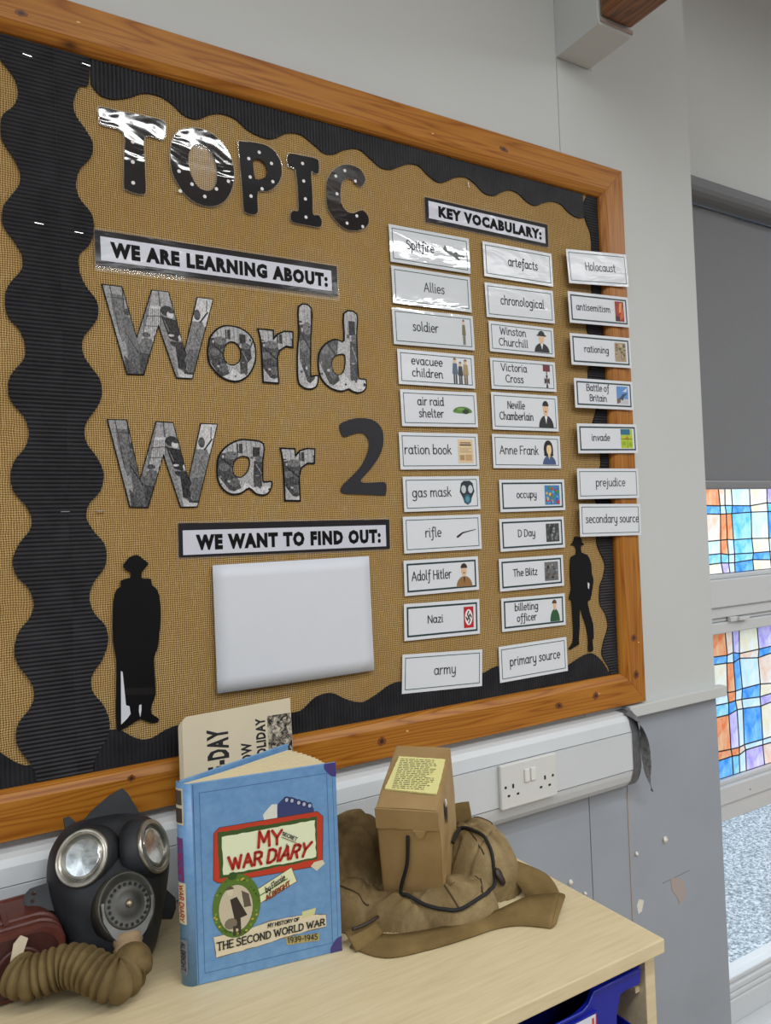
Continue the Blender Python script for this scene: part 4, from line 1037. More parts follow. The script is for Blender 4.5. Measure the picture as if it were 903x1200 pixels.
for key, mt, sm, note in (('W1', 'photo_w', False, 'large cut-out letter W with press photo of a child, starting the word World'), ('o', 'photo_o', True, 'cut-out letter o filled with a wartime press photo'),
        ('r1', 'photo_r', False, 'photo-filled cut-out letter r in the word World'), ('l', 'photo_l', True, 'tall photo-filled cut-out letter l between r and d'),
        ('d', 'photo_d', False, 'photo-filled cut-out letter d ending the word World'), ('W2', 'photo_w', False, 'large cut-out letter W with press photo of a child, starting the word War'),
        ('a', 'photo_a', False, 'photo-filled cut-out letter a in the word War'), ('r2', 'photo_r', False, 'photo-filled cut-out letter r ending the word War')):
    ls, c = glyph(key, 3, sm or key in 'da')
    root = empty('cutout_letter', (c[0], -0.0055, c[1]), note, 'letter', 'photo letters of the words World War')
    big = offset_loop(ls[0], -0.0016) if key[0] != 'W' else offset_loop(ls[0], -0.0004)
    outer = [big] + [offset_loop(l, 0.0005) for l in ls[1:]]
    plate('black_outline', outer, -0.0004, 0.0006, M['outline_black'], root)
    inner = [offset_loop(ls[0], 0.0012)] + [offset_loop(l, -0.0012) for l in ls[1:]]
    xs_ = [q[0] for q in inner[0]]; zs_ = [q[1] for q in inner[0]]; bb = (min(xs_), min(zs_), max(xs_), max(zs_))
    pic = gate_picture(bb) if key[0] == 'W' else street_picture(bb if key not in ('r1', 'r2', 'l') else (bb[0]-.01, bb[1], bb[2]+.02, bb[3]), {'o': 0, 'r1': .1, 'l': .2, 'd': 0, 'a': 0, 'r2': .1}[key], 3)
    press_photo('photo_print', inner, pic, root, -0.0006)
ls, c = glyph('two')
o = plate('cutout_letter', ls, -0.0007, 0.0005, M['two_grey'], loc=(c[0], -0.0055, c[1]))
tag(o, 'plain dark grey cut-out numeral 2 beside the word War', 'numeral')

# ------------------------------------------------------------------ soldiers
for key, wk, note in (('soldier1', 'white1', 'black paper silhouette of a soldier in greatcoat and helmet with rifle, by the double strip'), ('soldier2', 'white2', 'slim black paper silhouette of a soldier beside the right border')):
    ls, c = glyph(key, 2)
    root = empty('soldier_silhouette', (c[0], -0.0068 if key == 'soldier1' else -0.0058, c[1]), note, 'silhouette')
    plate('figure', ls, -0.0007, 0.0005, M['black_paper'], root)
    for l in GLYPH[wk]:
        plate('white_gap', [[(x/10000-c[0], z/10000-c[1]) for x, z in l]], -0.0010, -0.0006, M['paper_white'], root)
    if key == 'soldier1':
        plate('coat_band', [[(x/10000-c[0], z/10000-c[1]) for x, z in GLYPH['band1'][0]]], -0.0009, -0.0006, M['black_coat'], root)

def heavy_mesh(text, weight=0.07, gap=1.2):
    """fat poster capitals: normalised 2D triangles, x and z in 0..1"""
    cu = bpy.data.curves.new('poster_text', 'FONT'); cu.body = text; cu.offset = weight; cu.space_character = gap; cu.resolution_u = 2; cu.fill_mode = 'FRONT'
    o = bpy.data.objects.new('poster_text', cu); COL.objects.link(o); bpy.context.view_layer.update()
    me = bpy.data.meshes.new_from_object(o.evaluated_get(bpy.context.evaluated_depsgraph_get()))
    P = [tuple(q.co) for q in me.vertices]; F = [tuple(q.vertices) for q in me.polygons]
    bpy.data.objects.remove(o); bpy.data.curves.remove(cu); bpy.data.meshes.remove(me)
    xs = [q[0] for q in P]; ys = [q[1] for q in P]; a, b_, c, d = min(xs), max(xs), min(ys), max(ys)
    return [((q[0]-a)/(b_-a), (q[1]-c)/(d-c)) for q in P], F
def heavy_vf(text, xf, y, weight=0.07, gap=1.2):
    P, F = heavy_mesh(text, weight, gap); v = [xf(q) for q in P]; v = [(q[0], y, q[1]) for q in v]; f = []
    for t_ in F:
        a, b_, c = [v[i] for i in t_[:3]]
        cr = (b_[0]-a[0])*(c[2]-a[2]) - (c[0]-a[0])*(b_[2]-a[2])
        f.append(t_ if cr > 0 else tuple(reversed(t_)))
    return v, f
def heavy_text(name, text, bx, y, mat, parent, weight=0.07, gap=1.2):
    v, f = heavy_vf(text, lambda q: (bx[0]+(bx[2]-bx[0])*q[0], bx[1]+(bx[3]-bx[1])*q[1]), y, weight, gap)
    return mesh_obj(name, v, f, mat, parent)

# ------------------------------------------------------------------ banners
def banner(key, text, label, y, tx, film=False):
    bx, bz, bw, bh, ba = CARD[key + 'black']
    root = empty('heading_banner', (bx, y, bz), label, 'banner', 'heading banners', rot=(0, -ba, 0))
    plate('black_mount', [rect(-bw/2, -bh/2, bw/2, bh/2)], -0.0008, 0.0004, M['banner_black'], root)
    wx, wz, ww, wh, wa = CARD[key + 'white']
    wp = plate('white_strip', [rect(-ww/2, -wh/2, ww/2, wh/2)], -0.0004, 0.0, M['banner_white'], root)
    wp.location = (wx - bx, -0.0009, wz - bz); wp.rotation_euler = (0, -(wa - ba), 0)
    h0, h1, e0, e1, sw = tx
    heavy_text('lettering', text, (-ww/2 + e0*ww, -wh/2 + h0*wh, ww/2 - e1*ww, -wh/2 + h1*wh), -0.0006, M['outline_black'], wp)
    if film:
        lx, lz, lw, lh, la = CARD[key + 'lam']
        fp = plate('film_edge', [rect(-lw/2, -lh/2, lw/2, lh/2), rect(-bw/2+.001, -bh/2+.004, bw/2-.001, bh/2-.004)[::-1]], -0.0002, 0.0001, M['clear_film'], root)
        fp.location = (lx-bx, 0.0002, lz-bz - 0.0)
    else:
        plate('film_edge', [rect(-bw/2-.003, -bh/2-.003, bw/2+.003, bh/2+.003), rect(-bw/2+.001, -bh/2+.001, bw/2-.001, bh/2-.001)[::-1]], -0.0002, 0.0001, M['clear_film'], root)
banner('B1', 'WE ARE LEARNING ABOUT:', 'long heading banner reading we are learning about, in a loose plastic pouch', -0.0078, (.16, .84, .035, .02, 0), True)
banner('B2', 'KEY VOCABULARY:', 'heading banner reading key vocabulary above the columns of cards', -0.0065, (.16, .84, .075, .035, 0))
banner('B3', 'WE WANT TO FIND OUT:', 'heading banner reading we want to find out above the blank sheet', -0.0060, (.16, .82, .055, .03, 0))

# blank A4 sheet, pinned slightly proud
ax, az, aw, ah, aa = CARD['A4']
v = []; f = []
for i in range(13):
    for j in range(10):
        u, q = i/12, j/9
        bow = -0.006*sin(pi*u)*(1-q)*0.6 - 0.004*(1-q) - 0.0007*noise.noise(Vector((u*4, q*5, 2)))
        v.append((aw*(u-.5), bow, ah*(q-.5)))
for i in range(12):
    for j in range(9): a = i*10+j; f.append((a, a+10, a+11, a+1))
o = mesh_obj('paper_sheet', v, f, M['paper_white'], smooth=True, loc=(ax, -0.0095, az))
o.rotation_euler = (0, -aa, 0)
sm = o.modifiers.new('thickness', 'SOLIDIFY'); sm.thickness = 0.0006
tag(o, 'large blank white sheet pinned under the find out banner', 'paper')

# ------------------------------------------------------------------ vocabulary cards
SK = (226, 186, 150); BK = (28, 28, 30); BR = (120, 84, 50)
def bust(hair, coat, skin=SK, hat=None, tash=None, tie=None):
    p = [(ell(.5, 0.0, .48, .42, 14, 0, 180) + [(.02, 0)], coat), (rect(.42, .32, .58, .48), skin), (ell(.5, .64, .17, .23), skin)]
    if tie: p += [([(.42, .4), (.58, .4), (.5, .12)], tie)]
    p += [(ell(.5, .74, .2, .19, 12, 0, 180), hair)]
    if hat: p += [(rect(.2, .74, .8, .80), hat), (ell(.5, .79, .21, .2, 12, 0, 180), hat)]
    if tash: p += [(rect(.45, .53, .55, .57), tash)]
    return p
def figure(cx, h, coat, legs=(60, 60, 60), skin=SK, hair=BR, w=.14):
    return [(rect(cx-w*.5, 0, cx-w*.08, h*.42), legs), (rect(cx+w*.08, 0, cx+w*.5, h*.42), legs), ([(cx-w*.8, h*.38), (cx+w*.8, h*.38), (cx+w*.55, h*.8), (cx-w*.55, h*.8)], coat), (ell(cx, h*.89, w*.38, h*.1, 10), skin), (ell(cx, h*.93, w*.42, h*.08, 10, 0, 180), hair)]
def speckle(seed, cols, n=26, base=None):
    r = random.Random(seed); out = [(rect(0, 0, 1, 1), base or cols[0])]
    for k in range(n):
        cx, cz = r.uniform(.1, .9), r.uniform(.1, .9); rx, rz = r.uniform(.04, .16), r.uniform(.04, .14)
        cx = min(max(cx, rx), 1-rx); cz = min(max(cz, rz), 1-rz)
        out.append(([(cx+rx*cos(a*pi/3+.3)*r.uniform(.7, 1), cz+rz*sin(a*pi/3+.3)*r.uniform(.7, 1)) for a in range(6)], cols[k % len(cols)]))
    return out
GREY = [(70, 72, 74), (112, 114, 116), (150, 152, 154), (90, 90, 94), (48, 50, 52)]
def flag():
    p = [(rect(0, 0, 1, 1), (190, 32, 44)), (ell(.5, .5, .38, .38, 24), (238, 238, 238))]
    c = cos(pi/4); R2 = lambda x, z: (.5 + c*(x - z), .5 + c*(x + z))
    def bar(a, b, d, e): return [R2(a, b), R2(d, b), R2(d, e), R2(a, e)]
    t_, s_2 = .045, .235
    for q in (bar(-t_, -s_2, t_, s_2), bar(-s_2, -t_, s_2, t_), bar(t_, s_2-2*t_, s_2, s_2), bar(-s_2, -s_2, -t_, -s_2+2*t_), bar(s_2-2*t_, -s_2, s_2, -t_), bar(-s_2, t_, -s_2+2*t_, s_2)):
        p.append((q, (20, 20, 22)))
    return p
PIC = {
 'Spitfire': [([(0, .62), (.12, .92), (.22, .62), (.6, .5), (1, .48), (1, .36), (.55, .32), (.3, .4)], (110, 116, 118)), ([(.4, .4), (.7, .14), (.8, .16), (.62, .42)], (96, 100, 102)), ([(.45, .5), (.62, .6), (.7, .5)], (60, 64, 70))],
 'soldier': figure(.5, 1.0, (118, 110, 78), (96, 88, 62), hair=(80, 74, 54), w=.26),
 'evacuee|children': figure(.2, .98, (86, 104, 128), (60, 60, 70), w=.2) + figure(.5, .85, (62, 62, 66), (44, 44, 50), w=.18) + figure(.8, .95, (166, 146, 100), (120, 96, 70), w=.2),
 'air raid|shelter': [(ell(.5, .3, .5, .42, 18, 0, 180), (84, 126, 56)), (ell(.5, .3, .5, .12), (96, 140, 62)), (ell(.66, .34, .18, .2), (44, 58, 40)), (ell(.4, .52, .2, .1), (120, 164, 80))],
 'ration book': [(rect(0, 0, 1, 1), (224, 200, 160)), (rect(.15, .84, .85, .88), (90, 60, 40)), (rect(.12, .74, .88, .8), (70, 50, 40)), (rect(.1, .55, .7, .57), (130, 100, 70)), (rect(.1, .46, .9, .48), (130, 100, 70)), (rect(.1, .12, .4, .34), (176, 140, 100)), (rect(.46, .1, .9, .36), (196, 160, 118)), (rect(.1, .62, .9, .63), (130, 100, 70))],
 'gas mask': [([(.1, .9), (.3, 1), (.7, 1), (.9, .9), (1, .55), (.8, .3), (.72, .1), (.5, 0), (.28, .1), (.2, .3), (0, .55)], (44, 52, 62)), (ell(.27, .65, .16, .17), (196, 204, 210)), (ell(.73, .65, .16, .17), (196, 204, 210)), (ell(.5, .24, .22, .2), (52, 106, 124)), (ell(.5, .24, .13, .12), (90, 150, 164))],
 'rifle': [([(0, .3), (.1, .38), (.3, .52), (.5, .56), (1, .66), (1, .62), (.55, .5), (.34, .44), (.1, .22), (.02, .2)], (60, 48, 44))],
 'Adolf Hitler': bust((60, 44, 34), (150, 112, 70), tash=(40, 30, 26), tie=(90, 60, 40)),
 'Nazi': flag(),
 'Winston|Churchill': bust(BK, BK, hat=BK, tie=(230, 230, 230)),
 'Victoria|Cross': [(rect(.1, .72, .9, 1), (110, 40, 56)), (rect(.44, .58, .56, .72), (90, 70, 60)), ([(.38, .56), (.62, .56), (.55, .38), (.8, .44), (.8, .16), (.55, .24), (.62, .0), (.38, .0), (.45, .24), (.2, .16), (.2, .44), (.45, .38)], (66, 52, 50)), (ell(.5, .3, .12, .1), (96, 76, 66))],
 'Neville|Chamberlain': bust((28, 26, 26), (40, 40, 46), tash=(30, 28, 28), tie=(236, 236, 236)),
 'Anne Frank': [(ell(.46, .62, .34, .36), (36, 26, 26)), (rect(.14, .34, .34, .6), (36, 26, 26)), (rect(.62, .34, .8, .6), (36, 26, 26))] + [(ell(.5, 0, .48, .36, 14, 0, 180), (70, 88, 132)), (rect(.42, .3, .58, .44), (232, 206, 160)), (ell(.5, .6, .18, .22), (232, 206, 160)), (ell(.5, .78, .2, .1, 12, 0, 180), (36, 26, 26)), ([(.4, .36), (.6, .36), (.5, .2)], (214, 196, 120))],
 'occupy': speckle(4, [(206, 48, 42), (60, 150, 74), (54, 96, 190), (232, 196, 60), (206, 48, 42), (90, 170, 210)], 26, (70, 130, 180)),
 'D Day': speckle(5, GREY, 34), 'The Blitz': speckle(6, GREY[1:] + [(128, 110, 96)], 34),
 'billeting|officer': [(ell(.5, 0, .46, .56, 14, 0, 180), (46, 92, 58)), (rect(.44, .5, .56, .6), SK), (ell(.5, .7, .15, .17), SK), (ell(.48, .8, .22, .17, 12, 0, 180), (96, 70, 50))],
 'antisemitism': [(rect(0, 0, 1, 1), (150, 36, 26)), ([(.3, 0), (.9, .2), (1, .8), (.7, .5)], (206, 90, 30)), ([(.5, .9), (.8, .95), (.7, .5), (.4, .4)], (222, 150, 60)), (rect(0, 0, .5, .25), (60, 20, 20)), ([(.1, .4), (.4, .6), (.3, .8)], (190, 60, 30))],
 'rationing': speckle(8, [(170, 150, 120), (110, 90, 70), (196, 176, 150), (80, 90, 60), (140, 100, 70)], 28),
 'Battle of|Britain': [(rect(0, 0, 1, 1), (96, 144, 206)), (rect(0, 0, 1, .3), (196, 196, 200)), ([(0, .3), (.35, .36), (.3, .1), (0, .0)], (110, 96, 76)), ([(.2, .3), (.5, .55), (1, .66), (.6, .4), (.55, .2)], (64, 74, 90)), ([(.5, .7), (.95, .95), (.85, .7)], (210, 216, 226))],
 'invade': [(rect(0, 0, 1, 1), (178, 196, 48)), (rect(0, .7, .8, 1), (40, 110, 140)), (rect(0, .46, 1, .49), (70, 90, 30)), (rect(.55, 0, .58, .7), (90, 110, 40)), ([(.3, .5), (.6, .64), (.7, .5)], (196, 120, 50)), (rect(.1, .15, .4, .35), (140, 176, 40)), (rect(.7, .1, .95, .3), (140, 176, 40))]}
PSZ = {'Nazi': (.135, .60), 'ration book': (.20, .66), 'gas mask': (.2, .72), 'rifle': (.26, .5), 'Spitfire': (.28, .5), 'soldier': (.12, .72), 'evacuee|children': (.24, .78), 'air raid|shelter': (.26, .36), 'occupy': (.235, .62),
       'D Day': (.21, .58), 'The Blitz': (.22, .6), 'antisemitism': (.15, .66), 'rationing': (.19, .62), 'Battle of|Britain': (.2, .62), 'invade': (.2, .66), 'Victoria|Cross': (.14, .76), 'Anne Frank': (.21, .76), 'Adolf Hitler': (.23, .74), 'Winston|Churchill': (.25, .74), 'Neville|Chamberlain': (.24, .8), 'billeting|officer': (.17, .7)}
LBL = {'Spitfire': 'topmost card of the first column with a small grey aeroplane, streaked with glare', 'Allies': 'white vocabulary card reading allies, washed out by glare', 'soldier': 'white vocabulary card reading soldier with a small standing figure',
 'evacuee|children': 'white vocabulary card reading evacuee children with three small figures', 'air raid|shelter': 'white vocabulary card reading air raid shelter with a green mound', 'ration book': 'white vocabulary card reading ration book with a beige booklet',
 'gas mask': 'white vocabulary card reading gas mask with a dark mask picture', 'rifle': 'white vocabulary card reading rifle with a thin dark gun', 'Adolf Hitler': 'white vocabulary card with portrait of a moustached man in a brown jacket',
 'Nazi': 'white vocabulary card with a red flag picture bearing a black crooked cross', 'army': 'plain white vocabulary card reading army at the foot of the first column', 'artefacts': 'white vocabulary card reading artefacts at the head of the middle column',
 'chronological': 'white vocabulary card reading chronological without a picture', 'Winston|Churchill': 'white vocabulary card with portrait of a man in bowler hat and black coat', 'Victoria|Cross': 'white vocabulary card with a maroon ribbon and cross medal',
 'Neville|Chamberlain': 'white vocabulary card with portrait of a dark haired man in black suit', 'Anne Frank': 'white vocabulary card with portrait of a black haired girl in blue jacket', 'occupy': 'thick bordered card reading occupy with a coloured map',
 'D Day': 'thick bordered card reading D Day with a grey photo', 'The Blitz': 'thick bordered card reading the blitz with a grey city photo', 'billeting|officer': 'thick bordered card reading billeting officer with a green coated woman',
 'primary source': 'white card reading primary source, overlapping the bottom black border', 'Holocaust': 'white card reading holocaust, topmost of those overlapping the wooden frame', 'antisemitism': 'card reading antisemitism with a red poster picture, overlapping the frame',
 'rationing': 'card reading rationing with a small brown photo, overlapping the frame', 'Battle of|Britain': 'card reading battle of Britain with a blue aeroplane photo', 'invade': 'card reading invade with a green and yellow map',
 'prejudice': 'white card reading prejudice just above the secondary source card', 'secondary source': 'white card reading secondary source above the slim soldier silhouette'}
THICK = {'occupy', 'D Day', 'The Blitz', 'billeting|officer', 'antisemitism', 'rationing', 'Battle of|Britain', 'invade', 'Adolf Hitler', 'Nazi'}
GLOSS = {'Spitfire', 'Allies', 'soldier'}
simple('border_teal', srgb(28, 72, 74), 0.45); simple('border_teal_dark', srgb(20, 52, 56), 0.45); simple('text_black', srgb(34, 34, 38), 0.45)
TW = {  # text centre x (fraction of width), width (fraction), x-height (m)
 'Spitfire': (.37, .34), 'Allies': (.52, .26), 'soldier': (.39, .31), 'evacuee|children': (.37, .40), 'air raid|shelter': (.38, .34), 'ration book': (.35, .58), 'gas mask': (.36, .50), 'rifle': (.37, .20),
 'Adolf Hitler': (.36, .52), 'Nazi': (.4, .2), 'army': (.52, .27), 'artefacts': (.56, .43), 'chronological': (.53, .64), 'Winston|Churchill': (.36, .44), 'Victoria|Cross': (.35, .39), 'Neville|Chamberlain': (.36, .50), 'Anne Frank': (.38, .56),
 'occupy': (.40, .30), 'D Day': (.40, .26), 'The Blitz': (.39, .37), 'billeting|officer': (.38, .36), 'primary source': (.52, .74), 'Holocaust': (.54, .50), 'antisemitism': (.40, .56), 'rationing': (.42, .40), 'Battle of|Britain': (.39, .38), 'invade': (.38, .30), 'prejudice': (.53, .48), 'secondary source': (.53, .87)}
for key in LBL:
    cx, cz, cw, ch_, ca = CARD[key]
    col3 = cx > 1.2
    grp = 'vocabulary cards in the first column' if cx < .95 else ('vocabulary cards overlapping the frame' if col3 else 'vocabulary cards in the middle column')
    y = -0.0238 if col3 else -0.0082
    root = empty('vocabulary_card', (cx, y, cz), LBL[key], 'card', grp, rot=(0, -ca, -0.05 if col3 else 0.0))
    mt = M['card_glossy'] if key in GLOSS else M['card_white']
    # slightly bowed card
    n = 8; v = []; f = []
    bow = 0.0016 if not col3 else 0.0006
    def by(u): return -bow * (1 - (2*u-1)**2) * 0.6
    for i in range(n+1):
        u = i/n
        for zz in (-ch_/2, ch_/2): v.append((cw*(u-.5), 0.0, zz))
    for i in range(n): a = i*2; f.append((a, a+2, a+3, a+1))
    nv = len(v); v += [(p[0], 0.0005, p[2]) for p in v]; f += [tuple(q + nv for q in reversed(t_)) for t_ in f[:]]
    f += [(0, nv, nv+2*n, 2*n), (1, 2*n+1, nv+2*n+1, nv+1), (0, 1, nv+1, nv), (2*n, nv+2*n, nv+2*n+1, 2*n+1)]
    mesh_obj('card_sheet', v, f, mt, root)
    bwid = 0.0034 if key in THICK else 0.0014
    mg = 0.0062
    ro = rect(-cw/2+mg, -ch_/2+mg, cw/2-mg, ch_/2-mg); ri = rect(-cw/2+mg+bwid, -ch_/2+mg+bwid, cw/2-mg-bwid, ch_/2-mg-bwid)
    vv, ff = plate_vf([ro, ri[::-1]], -0.00025, 0.0)
    mesh_obj('printed_border', vv, ff, M['border_teal_dark' if key in THICK else 'border_teal'], root)
    tc, tw_ = TW[key]
    lines = key.split('|'); xh = 0.0118 if len(lines) == 1 else 0.0105
    if key in ('occupy', 'D Day', 'The Blitz', 'billeting|officer', 'antisemitism', 'rationing', 'Battle of|Britain', 'invade', 'Nazi'): xh = 0.0098
    wl_ = [layout(s)[1] for s in lines]; mx = max(wl_); items = []
    for k, s in enumerate(lines):
        wdt = tw_ * cw * wl_[k] / mx; xc = (tc - .5) * cw
        base = (-xh*.5) if len(lines) == 1 else (0.0062 if k == 0 else -0.0062 - xh*1.05)
        items.append((s, (xc - wdt/2, base, xc + wdt/2, base + xh), 0.0019 if key not in ('artefacts', 'chronological', 'primary source') else 0.0023, -0.0003, dict(wx=0.0021)))
    lettering('lettering', root, M['text_black'], items)
    if key in PIC:
        pw, ph = PSZ[key]; pw *= cw; ph *= ch_
        px0 = cw/2 - mg - bwid - 0.006 - pw; pz0 = -ph/2
        shapes('picture', root, [([(px0 + a*pw, pz0 + b*ph) for a, b in poly], ink(*c_)) for poly, c_ in PIC[key]], y=-0.0003, step=0.00003)

# ------------------------------------------------------------------ storage cupboard with trays
TX0, TX1, TY0, TY1 = -0.62, 0.800, -0.5245, -0.0500
cup = empty('tray_cupboard', (0.1, -0.28, FLOOR), 'pale beech tray cupboard standing under the display board', 'cupboard')
def cc(o): o.location = Vector(o.location) - Vector((0.1, -0.28, FLOOR)); return o
cc(MB().box((TX0, TY0, TABLE-0.0185), (TX1, TY1, TABLE), 0, 0.0016).build('top_panel', M['beech'], cup))
for xa in (-0.602, -0.262, 0.096, 0.438, 0.7795):
    cc(MB().box((xa, -0.508, FLOOR+0.05), (xa+0.0185, -0.052, TABLE-0.0187), 0, 0.001).build('side_panel', M['beech'], cup))
cc(box('back_panel', (-0.60, -0.0635, FLOOR+.05), (0.779, -0.0545, TABLE-.0187), M['beech'], cup))
cc(box('base_panel', (-0.60, -0.50, FLOOR+.03), (0.779, -0.055, FLOOR+.049), M['beech'], cup))
for xa in (-0.58, 0.74):
    for ya in (-.48, -.10): cc(box('foot', (xa, ya, FLOOR), (xa+.03, ya+.03, FLOOR+.03), M['plastic_white'], cup))
for zz in (-0.615, -0.700, -0.785):
    for xa, xb in ((0.4567, 0.4650), (0.7710, 0.7793), (0.1147, .123), (.4297, .4378)):
        cc(MB().box((xa, -0.498, zz-0.012), (xb, -0.07, zz-0.004), 0, 0.001).build('runner', M['beech'], cup))
def tray(cx, ztop, label, card):
    y0 = -0.512
    root = empty('storage_tray', (cx, y0, ztop-.02), label, 'tray', 'blue trays in the cupboard')
    half = [(0.155, 0.0), (0.157, -0.006), (0.155, -0.018), (0.150, -0.0225), (0.130, -0.0215), (0.117, -0.0235), (0.109, -0.048), (0.102, -0.072), (0, -0.072)]
    topl = [(0, -0.0215), (0.035, -0.0215), (0.048, -0.0185), (0.060, -0.0135), (0.068, -0.0015), (0.074, 0.0)]
    pts = topl + half[0:]
    loop = pts + [(-x, z) for x, z in reversed(pts[1:-1])]
    loop = [(x, z+.02) for x, z in loop]
    plate('tray_front', [loop[::-1]], 0, 0.003, M['tray_blue'], root)
    # rolled lip following the top edge
    up = [(-x, z) for x, z in reversed([(0.048, -0.0185), (0.060, -0.0135), (0.068, -0.0015), (0.150, 0.0)])] + [(0.048, -0.0185), (0.060, -0.0135), (0.068, -0.0015), (0.150, 0.0)]
    v, f = tube([(x, -0.002, z+.0185) for x, z in up], 0.0022, 8); mesh_obj('front_lip', v, f, M['tray_blue'], root, smooth=True)
    b = MB(); T_ = 0.002
    b.box((-.155, .003, .0), (-.112, .40, .003)).box((.112, .003, .0), (.155, .40, .003)).box((-.157, .003, -.004), (-.155, .40, .02)).box((.155, .003, -.004), (.157, .40, .02))
    b.build('side_flange', M['tray_blue'], root)
    b = MB().box((-.112, .003, -.05), (-.110, .40, .002)).box((.110, .003, -.05), (.112, .40, .002)).box((-.11, .003, -.052), (.11, .40, -.05)).box((-.11, .398, -.05), (.11, .40, .002))
    b.build('tray_body', M['tray_inside'], root)
    if card:
        hb = MB().box((.018, -.0035, -.045), (.072, 0, -.0065), 0).build('label_holder', M['tray_blue'], root)
        shapes('label_card', root, [(rect(.020, -.043, .070, -.0085), ink(214, 218, 226)), ([(.066, -.043), (.07, -.043), (.07, -.0085), (.069, -.0085)], ink(200, 60, 70)), (rect(.062, -.043, .066, -.012), ink(206, 70, 80))], y=-0.0037)
tray(0.610, -0.5815, 'blue plastic tray in the top right slot, just under the cupboard top', True)
tray(0.610, -0.6680, 'blue plastic tray one slot below the top right one', False)
tray(0.268, -0.5815, 'blue plastic tray in the top slot of the bay left of the right one', False)

# ------------------------------------------------------------------ newspaper leaning behind the book
def frame_empty(name, origin, ex, ez, label, cat):
    ex = Vector(ex).normalized(); ez = Vector(ez); ez = (ez - ex * ez.dot(ex)).normalized(); ey = ez.cross(ex)
    m = Matrix((ex, ey, ez)).transposed().to_4x4(); m.translation = Vector(origin)
    o = empty(name, (0, 0, 0), label, cat); o.matrix_world = m; return o
BL_, TL_, TR_ = Vector((0.2978, -0.0735, -0.5495)), Vector((0.2842, -0.0452, -0.2731)), Vector((0.4644, -0.0452, -0.2767))
nwp = frame_empty('newspaper', BL_, TR_ - TL_, TL_ - BL_, 'yellowed folded newspaper leaning on the wall behind the blue book', 'newspaper')
NH = 0.2800
def nsheet(dx, dz, w_, r_): return [(dx, 0), (w_, 0), (w_, NH+.0010+dz)] + [(dx + r_*(1-sin(a*pi/8)), NH - .006 + dz - r_*(1-cos(a*pi/8)) + .0) for a in range(5)]
for k in range(5):
    plate('newspaper_leaf', [nsheet(-0.0012*k, -0.0016*k, 0.1805-.0007*k, 0.010)], 0.0011*k, 0.0011*k + 0.0008, M['newsprint'], nwp)
nprint = MB()
def vtext(txt, xl, xr, z0, z1, sw, wx):
    nprint.add(*heavy_vf(txt, lambda p: (xr - (xr-xl)*p[1], z0 + (z1-z0)*p[0]), -0.0003, sw, 1.12))
vtext('VE-DAY', 0.0375, 0.0725, 0.166, 0.2490, 0.045, 0)
vtext('NOW', 0.0920, 0.1100, 0.176, 0.2205, 0.04, 0)
vtext('HOLIDAY', 0.1178, 0.1348, 0.184, 0.2555, 0.045, 0)
nprint.build('headline', M['text_black'], nwp)
plate('news_photo', [rect(0.1385, 0.06, 0.1800, 0.2570)], -0.0004, -0.0001, M['halftone'], nwp)
for k in range(8):
    pass
cols_ = MB()
for c in range(3):
    for r in range(20):
        zz = 0.012 + r*0.0068
        cols_.box((0.012 + c*0.04, -0.0003, zz), (0.046 + c*0.04 - (r % 4)*0.002, -0.0001, zz+.0022))
tag(cols_.build('column_text', M['blind_grey'], nwp), kind='stuff')

# ------------------------------------------------------------------ the blue book, standing half open
A0 = Vector((0.2457, -0.2740, TABLE + .0004)); B0 = Vector((0.4350, -0.3081, TABLE + .0004))
bk2 = frame_empty('hardback_book', A0, B0 - A0, (0, 0, 1), 'blue hardback book standing half open on the cupboard top, between mask and bag', 'book')
BW, BH = 0.1923, 0.2462
def cpoly(k): return [(x/10000, z/10000 + .0004) for x, z in COVER[k]]
MB().box((0.006, 0, 0), (BW, 0.0028, BH), 0, 0.0009).build('front_cover', M['book_blue'], bk2)
sp_ = [(-0.0104, 0.0197), (-0.0108, 0.012), (-0.0065, 0.005), (0.0, 0.0008), (0.0075, 0.0004)]
v = []; f = []; spc = catmull(sp_, 4, False)
for x, y in spc: v += [(x, y, 0), (x, y, BH)]
for x, y in spc: v += [(x+.0018, y+.0016, 0), (x+.0018, y+.0016, BH)]
ns = len(spc)
for i in range(ns-1):
    a = 2*i; f.append((a, a+2, a+3, a+1)); b_ = 2*ns + a; f.append((b_, b_+1, b_+3, b_+2)); f.append((a+1, a+3, b_+3, b_+1)); f.append((a, b_, b_+2, a+2))
spine = mesh_obj('spine', v, f, M['book_blue'], bk2, smooth=True)
ba = rad(31)
m_ = Matrix.Translation(Vector((-0.0098, 0.0190, 0))) @ Matrix.Rotation(ba, 4, 'Z')
MB().box((0.002, -0.0028, 0), (0.190, 0.0, BH), 0, 0.0009, m_).build('back_cover', M['book_blue'], bk2)
NP = 30
for k in range(NP):
    s = (k + .5)/NP
    hx, hy = 0.001 + (-0.0085-0.001)*s, 0.0038 + (0.0172-0.0038)*s
    ang0 = rad(2.0 + 26.5 * s**1.15); L_ = 0.1835 - 0.004*abs(s-.4)
    v = []; f = []
    for i in range(7):
        u = i/6; a = ang0 * (0.35 + .65*u) + rad(4)*sin(pi*u)*(0.6 - s)
        r = L_*u
        # straight-ish sheet with a bend near the hinge
        x = hx + r*cos(ang0) ; y = hy + r*sin(ang0) + 0.006*sin(pi*min(u*1.3, 1))*(0.5-s)
        for th in (0, .0010):
            for z in (0.0045, BH-.0045 - 0.0006*(k % 3)): v.append((x - th*sin(ang0), y + th*cos(ang0), z))
    for i in range(6):
        q = 4*i
        f += [(q, q+4, q+5, q+1), (q+2, q+3, q+7, q+6), (q+1, q+5, q+7, q+3), (q, q+2, q+6, q+4)]
    f += [(0, 1, 3, 2), (24, 26, 27, 25)]
    mesh_obj('page', v, f, M['book_paper'], bk2)
gl = MB()
